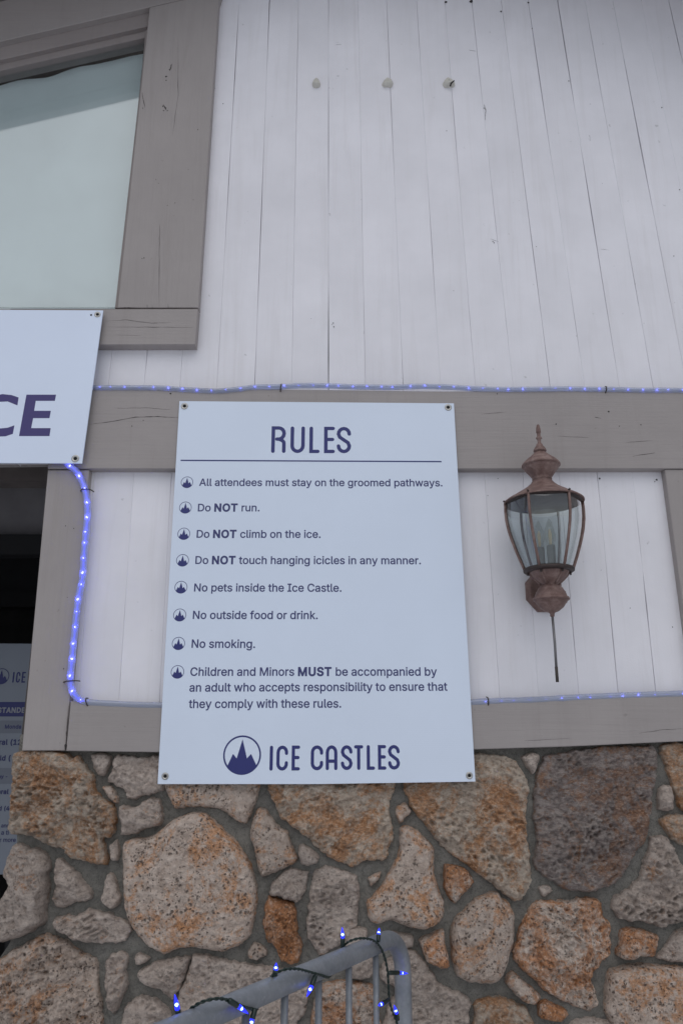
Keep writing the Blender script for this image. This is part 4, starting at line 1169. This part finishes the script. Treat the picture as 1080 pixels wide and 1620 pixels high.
def light_rope(name, pix, r, label, bright_until, spacing_px=24.0, start=0.3):
    root = empty(name, P(*pix[len(pix)//2][:2], pix[len(pix)//2][2]), label, 'rope light')
    pts = [P(u, v, y) for u, v, y in pix]
    path = resample(pts, 0.012)
    wob = []
    for i, p in enumerate(path):
        s = i * 0.012
        wob.append(p + Vector((0, 0.001 * noise.noise(Vector((s * 6, 1, 0))), 0.0012 * noise.noise(Vector((s * 9, 5, 0))))))
    rr = [r * (1 + 0.10 * noise.noise(Vector((i * .35, 8, pix[0][0])))) for i in range(len(wob))]
    MB().tube(wob, rr, 12).build('tube', M['rope'], root, True)
    for k, dz in enumerate((-0.0028, 0.0030)):
        w = [p + Vector((0, 0.001 * math.sin(i * .5 + k * 3), dz + 0.0006 * math.sin(i * .21 + k))) for i, p in enumerate(wob)]
        MB().tube(w, 0.0010, 5).build('wire', M['rope_wire'], root)
    nbr = int(bright_until / 0.012)
    cut = [w for w in wob]
    if nbr > 2:
        MB().tube(cut[:nbr], 0.0036, 8).build('glowing_core', M['core_bright'], root, True)  # added emissive rod, imitates diode light scattered along the tube
    step = spacing_px / 12.0 / 0.5 * 0.00098 * 12   # metres between diodes
    acc, i = 0.0, 0
    total = len(wob) * 0.012
    s = start * step
    while s < total - 0.02:
        q = wob[min(len(wob) - 1, int(s / 0.012))]
        bright = s < bright_until
        o = bpy.data.objects.new('led', led_mesh['bright' if bright else 'dim'])
        COL.objects.link(o); o.parent = root
        o.location = q + Vector((random.uniform(-.001, .001), -0.0042, random.uniform(-.0015, .0015))) - WORLD_ORIGIN[root.name]
        o.rotation_euler = (random.uniform(-.5, .5), random.uniform(0, 3), 0)
        k_ = random.uniform(0.45, 1.0); o.scale = (k_, k_, k_)
        s += step * random.uniform(0.88, 1.12)
    return root

yt = -0.036
top_rope = light_rope('rope_light', [(90, 612, yt), (148, 613.5, yt), (200, 613.5, yt), (250, 614, yt), (300, 617, yt), (340, 619, yt), (375, 616, yt), (405, 612.5, yt), (440, 612, yt), (480, 610, yt), (520, 610.5, yt), (560, 612, yt), (610, 613, yt),
    (660, 611.5, yt), (700, 612, yt), (745, 614.5, yt), (800, 616.5, yt), (880, 615.5, yt), (960, 616.5, yt), (1040, 617.5, yt), (1180, 619, yt), (1500, 616, yt), (1840, 617, yt)], 0.0090,
    'long horizontal clear light rope with blue diodes running above the rules sign', 0.0)
yr = -0.040
low_rope = light_rope('rope_light', [(96, 722, -.044), (108, 735, yr), (116, 741, -.046), (124, 750, yr), (134.5, 773, yr), (139, 802, yr), (137.8, 829, yr), (134, 867, yr), (131, 913, yr), (124.5, 947, yr), (119.4, 993, yr),
    (114.8, 1039, yr), (112, 1077, yr), (117.5, 1098, yr), (133, 1110, -.030), (165, 1113.5, -.028), (210, 1115.5, -.028), (252, 1117, -.028), (380, 1119, -.028), (500, 1119, -.028), (620, 1117, -.028), (740, 1112, -.028), (850, 1107.5, -.028), (960, 1102, -.028), (1080, 1098, -.028), (1180, 1094, -.028), (1500, 1091, -.028), (1840, 1087, -.028)], 0.0105,
    'bright blue light rope dropping from the entrance sign, then turning right below the lantern', 1.30, 23.0)

def clip(u, v, ang, L, y, root):
    c = P(u, v, y)
    d = Vector((math.cos(R(ang)), 0, math.sin(R(ang))))
    pts = [c - d * L * 0.5 + Vector((0, .020, 0)), c - d * L * 0.45, c - d * L * .2 + Vector((0, -.0115, 0)), c + d * L * .2 + Vector((0, -.0115, 0)), c + d * L * .45, c + d * L * .55 + Vector((0, .020, 0))]
    MB().tube(pts, 0.0019, 6).build('clip', M['nail'], root, True)
clip(444.5, 613.5, 84, 0.030, yt, top_rope); clip(957, 616.5, 85, 0.026, yt, top_rope)
clip(136, 775.5, 4, 0.036, yr, low_rope); clip(111, 1078, 6, 0.042, yr, low_rope)
clip(138.5, 1111.5, -70, 0.030, -.030, low_rope); clip(771, 1111, 88, 0.030, -.028, low_rope)

# ---------------------------------------------------------------- foam lumps
def lump(u, v, wpx, hpx, label, seed, extra=False):
    c = P(u, v, 0.0)
    w = wpx / 2 * 0.00232; h = hpx / 2 * 0.0027
    root = empty('foam_plug', c, label, 'foam plug', 'foam plugs on the upper boards')
    vv, ff = [], []
    n, m = 20, 12
    for j in range(m + 1):
        for i in range(n):
            th = 2 * math.pi * i / n; ph = math.pi / 2 * j / m
            x, z = math.cos(th), math.sin(th)
            taper = (1.0 if z < 0 else 1.0 - 0.35 * z)
            zz = max(z, -0.72)
            d = 1 + 0.16 * noise.noise(Vector((x * 1.3 + seed, z * 1.3, ph)))
            rr = math.cos(ph) ** 0.6
            prot = math.sin(ph) * 0.022 * (1.15 if z < 0 else 0.9)
            vv.append((c.x + x * w * taper * d * rr, 0.003 - prot * d, c.z + zz * h * d * rr))
    for j in range(m):
        for i in range(n):
            ff.append((j*n + i, j*n + (i+1) % n, (j+1)*n + (i+1) % n, (j+1)*n + i))
    obj('lump', vv, ff, M['foam'], root, True)
    if extra:
        a = P(u + 4, v - 1, -0.021)
        MB().tube([a + Vector((-.002, .008, -.006)), a, a + Vector((.012, -.008, .006))], [.0030, .0030, .0022], 7).build('screw', M['crack'], root)
lump(500, 134, 14, 18, 'small cream foam lump on the white boards, nearest the window', 1)
lump(613, 133, 19, 18, 'small rounded cream foam lump, the middle of the row of three', 5)
lump(709, 133, 21, 19, 'small cream foam lump with a black screw, right end of the row', 9, True)

# ---------------------------------------------------------------- marks in the paint: nails, knots and open cracks
def crack(pix, w_px, y, name='crack', parent=building):
    pts = []
    for (u0, v0), (u1, v1) in zip(pix, pix[1:]):
        for j in range(6):
            t = j / 6; pts.append((u0 + (u1 - u0) * t, v0 + (v1 - v0) * t))
    pts.append(pix[-1])
    w3 = [P(u, v, y) for u, v in pts]
    L, Rr = [], []
    for i, p in enumerate(w3):
        d = (w3[min(i+1, len(w3)-1)] - w3[max(i-1, 0)]).normalized()
        nn = Vector((-d.z, 0, d.x))
        t = i / (len(w3) - 1)
        w = w_px * 0.002 * 0.5 * (math.sin(math.pi * min(max(t, .03), .97)) ** 0.5) * (0.45 + 0.9 * abs(noise.noise(Vector((p.x * 70, p.z * 70, w_px)))) * 2)
        jit = nn * 0.0014 * noise.noise(Vector((p.x * 40, 3, p.z * 40)))
        L.append(p + nn * w + jit); Rr.append(p - nn * w + jit)
    n = len(w3)
    obj(name, L + Rr, [(i, i + 1, n + i + 1, n + i) for i in range(n - 1)], M['crack'], parent)
yc = T - 0.0006
for pix, w in [([(253, 355), (252, 400), (252, 485)], 0.7), ([(282, 60), (282, 150), (273, 215)], 0.45), ([(186, 487.5), (200, 486.5), (225, 488)], 1.7), ([(225, 487.6), (313, 487)], 0.7),
               ([(233, 481), (233.3, 487)], .6), ([(241, 482), (241.3, 487)], .6), ([(266, 481), (266.3, 487)], .6),
               ([(143, 671), (170, 668), (215, 660), (250, 659), (283, 660.5)], 0.8), ([(186, 646), (230, 645), (270, 648)], 0.4),
               ([(1000, 722), (1035, 716)], .7), ([(990, 700), (1030, 697)], .5), ([(940, 660), (950, 662)], .7), ([(760, 655), (800, 652)], .35), ([(880, 690), (930, 692)], .35),
               ([(1010, 1160), (1050, 1154), (1080, 1153)], 0.5), ([(830, 1172), (900, 1168)], .4), ([(104.3, 1180), (106, 1150), (109.5, 1115)], 1.0)]:
    crack(pix, w, yc)
crack([(103.9, 1187), (104.6, 1177)], 4.5, yc - .0004)
for pix, w in [([(166, 508), (200, 506), (240, 511), (270, 510)], .45), ([(170, 517), (230, 517.5), (308, 518)], .4), ([(180, 530), (225, 531)], .3)]:
    crack(pix, w, T - .0046)
def nail_head(u, v, r, y=T - .0008, m='crack', par=building):
    c = P(u, v, y)
    MB().lathe([(0.0001, 0), (r, 0)], (0, 0), 8)
    vv = [(c.x + r * math.cos(k * math.pi / 4) * random.uniform(.7, 1.2), y, c.z + r * math.sin(k * math.pi / 4) * random.uniform(.7, 1.3)) for k in range(8)]
    obj('nail_hole', vv, [tuple(range(8))], M[m], par)
for u, v, r in [(263, 121, .004), (263, 127, .0025), (271, 103, .0022), (268, 110, .0016), (258, 168, .003), (262, 171, .0032), (265, 175, .002), (259, 175, .0022), (226, 171, .002), (313, 205, .0018), (228, 408, .002), (225, 409, .0015), (277, 321, .0018),
                (265, 325, .0014), (298, 268, .0013), (247, 284, .0014), (251, 290, .0014), (306, 316, .0014), (270, 622.5, .003), (209, 674, .0018), (227, 665, .0018), (962, 651, .003), (1013, 672, .0022), (979, 674, .0016), (879, 671, .0022), (786, 623, .002), (107, 945, .0013), (104, 832, .0016), (117, 836, .0016), (101, 1058, .0018), (53, 952, .0014)]:
    nail_head(u, v, r)
crack([(225, 146), (227, 158), (229.5, 170)], 1.1, T - .001)
crack([(272, 101), (270, 108), (268, 112)], 1.3, T - .001); crack([(258, 165), (263, 174)], 1.5, T - .001)
for u, v, r in [(765, 171, .0022), (781, 384, .0022), (779, 382, .0018), (527, 511, .002), (528, 517, .0024), (525, 513, .0014), (353, 164, .002), (340, 140, .0013), (899, 128, .0025), (1046, 170, .0025), (1074, 300, .0022), (706, 207, .0018), (717, 460, .0013), (1065, 405, .002), (848, 390, .0014), (492, 504, .001), (952, 290, .001),
                (705, 3, .006), (745, 2, .007), (792, 18, .004), (835, 4, .004), (841, 45, .002), (312, 527, .0025), (285, 553, .003), (771, 784, .0015), (787, 757, .0016), (948, 757, .003), (1038, 759, .0035), (1035, 762, .002), (996, 962, .0014), (1063, 992, .0016), (788, 940, .001), (950, 902, .001)]:
    nail_head(u, v, r, -0.0006 - .0012)
crack([(530, 71), (540, 70)], .5, -0.0016); crack([(741, 79), (753, 81)], .7, -0.0016); crack([(775, 378), (788, 382)], .6, -0.0016); crack([(765, 165), (768, 175), (767, 190)], 1.0, -0.0016)
crack([(949, 394), (963, 396)], .3, -0.0016)

# ---------------------------------------------------------------- wall lantern
LX, LY = 0.612, -0.150
def LZ(v):
    return P(540, v, LY).z
def LR(px, v):
    q = P(540, v, LY); zc = (q - cam.location).dot(Vector((0, CT, ST)))
    return px / F * zc
lantern = empty('wall_lantern', (LX, LY, LZ(800)), 'weathered copper brown lantern with six glass panes on the white boards right of the sign', 'lantern')
def lprof(lst):
    return [(max(LR(h, v), 1e-4), LZ(v)) for v, h in lst]
ax = (LX, LY)
MB().lathe(lprof([(671, 0), (673, 2.2), (678, 3.4), (684.5, 3.8), (685, 3.0), (688, 2.8), (691.5, 2.6), (692, 4.4), (694, 4.6), (695.5, 3.0), (699, 2.6), (702, 3.2), (703, 4.8), (705, 5.2), (709, 8.4), (713, 10.3), (714, 10.0), (715.5, 5.5)]), ax, 24).build('finial', M['lantern'], lantern, True)
MB().lathe(lprof([(713, 5), (716.5, 9), (722, 15), (728, 23), (733, 28.2), (735.5, 29.9), (737.3, 30.1), (738, 28.2), (739.5, 26.2), (741, 26.6), (743, 25.8), (750, 19.6), (755, 16), (757, 14.2), (757.6, 15.4), (759.6, 15.4), (760, 14.4), (766, 19), (772, 26), (777, 34), (781, 41), (786, 49), (788.5, 54), (791.5, 59), (794, 62.3), (795.2, 62.4), (795.4, 60.5), (794, 55), (790, 30), (786, 2)]), ax, 48).build('cap', M['lantern'], lantern, True)
MB().lathe(lprof([(793.5, 1), (797.0, 57.0), (795.5, 58.5)]), ax, 36).build('cap_shade_disc', M['lantern_dark'], lantern, True)  # added dark disc: shade inside the cap given as surface colour
# six ribs and six bent panes
prof_b = [(795, 59.6), (808, 60.4), (822, 60.0), (838, 57.6), (852, 54.2), (866, 50.0), (880, 45.3), (892, 40.8), (901, 37.4)]
angs = [R(a) for a in (-36, 24, 84, 144, 204, 264)]
def bp(a, v, h, k=1.0):
    r = LR(h, v) * k
    return Vector((LX + math.sin(a) * r, LY - math.cos(a) * r, LZ(v)))
for a in angs:
    MB().tube([bp(a, v, h, 1.005) for v, h in prof_b], 0.0042, 8).build('rib', M['lantern'], lantern, True)
for k in range(6):
    a0, a1 = angs[k], angs[k] + R(60)
    vv, ff = [], []
    n = 8
    for v, h in prof_b:
        for i in range(n + 1):
            t = i / n; a = a0 + (a1 - a0) * t
            chord = math.cos(R(30)) / math.cos(a - (a0 + a1) / 2)      # flat pane between the ribs, slightly bowed
            vv.append(bp(a, v, h, (0.55 * chord + 0.45) * 0.985))
    for j in range(len(prof_b) - 1):
        for i in range(n):
            q = j * (n + 1) + i
            ff.append((q, q + 1, q + n + 2, q + n + 1))
    obj('pane', vv, ff, M['lantern_glass'], lantern, True)
for a in angs:   # little screws on the rim
    p = bp(a, 792, 60)
    MB().tube([p, p + Vector((math.sin(a) * .006, -math.cos(a) * .006, .002))], .003, 8).build('screw', M['lantern_dark'], lantern)
    p = bp(a, 907, 33)
    MB().tube([p + Vector((0, 0, .004)), p - Vector((0, 0, .006))], .0032, 8).build('screw', M['lantern_dark'], lantern)
MB().lathe(lprof([(899.5, 30), (899.5, 38.6), (901.5, 40.0), (904, 39.6), (905.5, 37.0), (906, 31.5), (905, 28), (901, 20), (899.6, 4)]), ax, 36).build('bottom_ring', M['lantern_dark'], lantern, True)
MB().lathe(lprof([(904, 31), (908, 30), (913, 26.5), (918, 21), (922, 16), (924.5, 12.8), (926, 12.8), (926.5, 14.5), (929, 16.5), (931, 19.2), (932, 19.6), (936, 22), (937, 23.4), (938, 23.2), (943, 25), (945.5, 26), (946, 28.2), (948.5, 28.8), (949.6, 28.2), (950, 25.6), (954, 24.2), (955, 22.6), (961, 18.6), (962, 17.2), (967, 10.8), (969, 5), (971, 3.6), (975, 3.4), (976, 2)]), ax, 32).build('base_bowl', M['lantern'], lantern, True)
for a in [R(x) for x in (-36, 24, 84, -96)]:
    MB().tube([bp(a, v, h, 1.01) for v, h in ((905, 31), (911, 28.3), (917, 22.5), (922, 17), (925, 14))], .0026, 6).build('scroll', M['lantern'], lantern, True)
# rod below
MB().tube([(LX, LY, LZ(974)), (LX + .001, LY, LZ(1020)), (LX, LY, LZ(1056))], LR(2.1, 1020), 10).build('rod', M['grey_rod'], lantern, True)
MB().tube([(LX, LY, LZ(1055)), (LX, LY, LZ(1079))], LR(2.5, 1060), 10).build('rod_tip', M['nail'], lantern, True)
# octagonal back plate and arm
c = P(858.5, 936, 0.0)
def octa(rx, rz, y, n=8):
    return [(c.x + rx * math.sin(2*math.pi*(k + .5)/n), y, c.z + rz * math.cos(2*math.pi*(k + .5)/n)) for k in range(n)]
vv = octa(.060, .070, 0.001) + octa(.060, .070, -0.012) + octa(.050, .060, -0.028) + octa(.046, .056, -0.0285)
ff = [tuple((j*8 + k, j*8 + (k+1) % 8, (j+1)*8 + (k+1) % 8, (j+1)*8 + k)) for j in range(3) for k in range(8)] + [tuple(range(24, 32))]
obj('back_plate', vv, ff, M['lantern'], lantern)
MB().tube([(LX, -0.028, LZ(934)), (LX, -0.09, LZ(936)), (LX, LY, LZ(938))], .020, 14).build('arm', M['lantern'], lantern, True)
# inside: lamp holder cluster
MB().lathe([(.0001, LZ(902)), (.042, LZ(902)), (.042, LZ(898.5)), (.0001, LZ(898.5))], ax, 20).build('tray', M['lantern_dark'], lantern)
for k in range(3):
    a = R(15 + 120 * k)
    x, y = LX + math.sin(a) * .021, LY - math.cos(a) * .021
    hd = MB().lathe([(.0125, LZ(900)), (.0125, LZ(866)), (.009, LZ(865)), (.0001, LZ(865))], (x, y), 14).build('lamp_holder', plain('aged grey candle sleeve', (0.10, 0.10, 0.095), 0.6, var=.2, vs=60), lantern, True)
    z0 = LZ(865)
    MB().lathe([(.006, z0), (.012, z0 + .010), (.0165, z0 + .026), (.0150, z0 + .045), (.009, z0 + .064), (.003, z0 + .080), (.0001, z0 + .084)], (x, y), 14).build('bulb', M['clear_glass'], hd, True)
    MB().lathe([(.003, z0), (.0045, z0 + .016), (.0055, z0 + .034), (.0035, z0 + .046), (.0001, z0 + .050)], (x, y), 8).build('filament', plain('amber filament stem', (0.85, 0.60, 0.32), 0.4), hd, True)
MB().lathe([(.041, LZ(896)), (.043, LZ(812))], ax, 28).build('inner_cylinder', glass_mat('dusty inner glass', (0.86, 0.88, 0.88), 2.0, 0.2), lantern, True)

# ---------------------------------------------------------------- barricade
DIR = Vector((-0.515, -0.857, 0)).normalized()       # along the rail, away from the corner
NRM = Vector((DIR.y, -DIR.x, 0))                      # towards the camera side
if NRM.dot(Vector((0, -1, 0))) < 0: NRM = -NRM
CORN = Vector((0.145, CAM_Y + 2.1135, 0))
RZ, RR = 1.122, 0.0200
barr = empty('barricade', (CORN.x, CORN.y, 0), 'grey galvanised steel crowd barrier with thin upright bars, wound with blue lights', 'barrier')
BR = 0.085
def bpt(t, z, n=0.0):
    return Vector((CORN.x, CORN.y, 0)) + DIR * t + NRM * n + Vector((0, 0, z))
LEN = 2.15
path = [bpt(0, 0.20)] + [bpt(0, RZ - BR - .3), bpt(0, RZ - BR - .02)]
for k in range(0, 11):
    a = math.pi / 2 * k / 10
    path.append(bpt(BR * (1 - math.cos(a)), RZ - BR + BR * math.sin(a)))
path += [bpt(BR + .05 + j * .1, RZ) for j in range(19)]
for k in range(0, 11):
    a = math.pi / 2 * k / 10
    path.append(bpt(LEN - BR + BR * math.sin(a), RZ - BR + BR * math.cos(a)))
path += [bpt(LEN, RZ - BR - .05), bpt(LEN, 0.20)]
MB().tube(path, RR, 20).build('rail', M['galv'], barr, True)
MB().tube([bpt(.005, 0.22), bpt(LEN - .005, 0.22)], .0160, 14).build('lower_rail', M['galv'], barr, True)
for k in range(1, 18):
    t = 0.013 + 0.119 * k
    MB().tube([bpt(t, 0.22), bpt(t, 0.6), bpt(t, RZ - .006)], 0.0070, 10).build('bar', M['galv'], barr, True)
for t in (0.12, LEN - .12):
    MB().tube([bpt(t, 0.012, -.3), bpt(t, 0.012, .3)], .014, 10).build('foot', M['galv'], barr, True)
    MB().tube([bpt(t, 0.012, -.0), bpt(t, 0.22, 0)], .014, 10).build('foot_post', M['galv'], barr, True)

# ---------------------------------------------------------------- fairy lights wound on the rail
def on_barrier(u, v, n=0.0):
    """surveyed point on the upright plane of the barricade, n metres to its near side"""
    d = ray(u, v)
    p0 = bpt(0, 0, n); t = (p0 - cam.location).dot(NRM) / d.dot(NRM)
    return cam.location + d * t
fairy = empty('string_lights', bpt(.3, RZ), 'dark green cable of small blue lamps wound around the barrier rail', 'string lights')
wire_pts = [(225, 1650, .02), (262, 1640, -.03), (285, 1612, -.024), (303, 1595, -.005), (320, 1585, .014), (343, 1580, .026), (362, 1583, .028), (378, 1590, .028), (396, 1596, .024), (407, 1596, .004), (415, 1575, -.026), (425, 1550, -.020),
            (434, 1541, .008), (450, 1534, .022), (470, 1533, .028), (490, 1538, .028), (508, 1543, .024), (521, 1545, .008), (530, 1525, -.026), (540, 1500, -.022), (551, 1490, .004), (566, 1485, .020), (580, 1485, .026), (592, 1489, .028), (602, 1500, .026), (609, 1518, .024),
            (613, 1540, .022), (614.5, 1565, .022), (616, 1585, .022), (621, 1602, .022), (628, 1620, .022), (636, 1645, .022), (640, 1700, -.02)]
base = [on_barrier(u, v, n) for u, v, n in wire_pts]
cpath = resample(base, 0.0022)
for ph in (0, math.pi):
    tw = []
    for i, p in enumerate(cpath):
        t = (cpath[min(i+1, len(cpath)-1)] - cpath[max(i-1, 0)]).normalized()
        a = t.cross(Vector((.3, .5, .8))).normalized(); b = t.cross(a)
        ang = i * 0.55 + ph
        tw.append(p + (a * math.cos(ang) + b * math.sin(ang)) * 0.0015)
    MB().tube(tw, 0.00155, 5).build('cable', M['green_wire'], fairy, True)

def lamp(b, s, t, nb=.026, nt=.026):
    """socket from b to s, bulb from s to its tip t (pixels surveyed on the near side of the barrier)"""
    B, Sx, Tt = on_barrier(*b, nb), on_barrier(*s, (nb + nt) / 2), on_barrier(*t, nt)
    sk = MB().tube([B, B.lerp(Sx, .1), B.lerp(Sx, .85), Sx], [.0030, .0048, .0050, .0042], 10).build('lamp_holder', M['green_socket'], fairy, True)
    d = Tt - Sx
    L = max(d.length, .012); d = d.normalized() * L
    MB().tube([Sx, Sx + d * .12, Sx + d * .45, Sx + d * .8, Sx + d], [.0038, .0040, .0033, .0016, .0004], 10).build('bulb', M['bulb_blue'], sk, True)
    toc = (cam.location - (Sx + d * .3)).normalized()
    c = Sx + d * .30
    MB().tube([c - d * .14 + toc * .0016, c + d * .02 + toc * .0030, c + d * .22 + toc * .0010], [.0010, .0030, .0008], 8).build('glow_core', M['bulb_core'], sk, True)
lamp((283, 1612), (281, 1597), (276.5, 1573), -.01, -.01)
lamp((362, 1582), (376, 1591), (393, 1604), .030, .034)
lamp((404, 1595), (399, 1612), (396, 1628), .024, .024)
lamp((434, 1546), (436, 1535), (437, 1523), .0, .0)
lamp((499, 1543), (493, 1560), (485, 1577), .028, .028)
lamp((542, 1500), (542, 1484), (541, 1467), -.01, -.01)
lamp((598, 1490), (598.5, 1479), (599.5, 1468), .028, .02)
lamp((614, 1539), (631, 1539), (645, 1540), .024, .024)
lamp((616, 1581), (604, 1588), (598, 1591), .024, .026)
lamp((629, 1614), (627, 1603), (623, 1590), .024, .026)
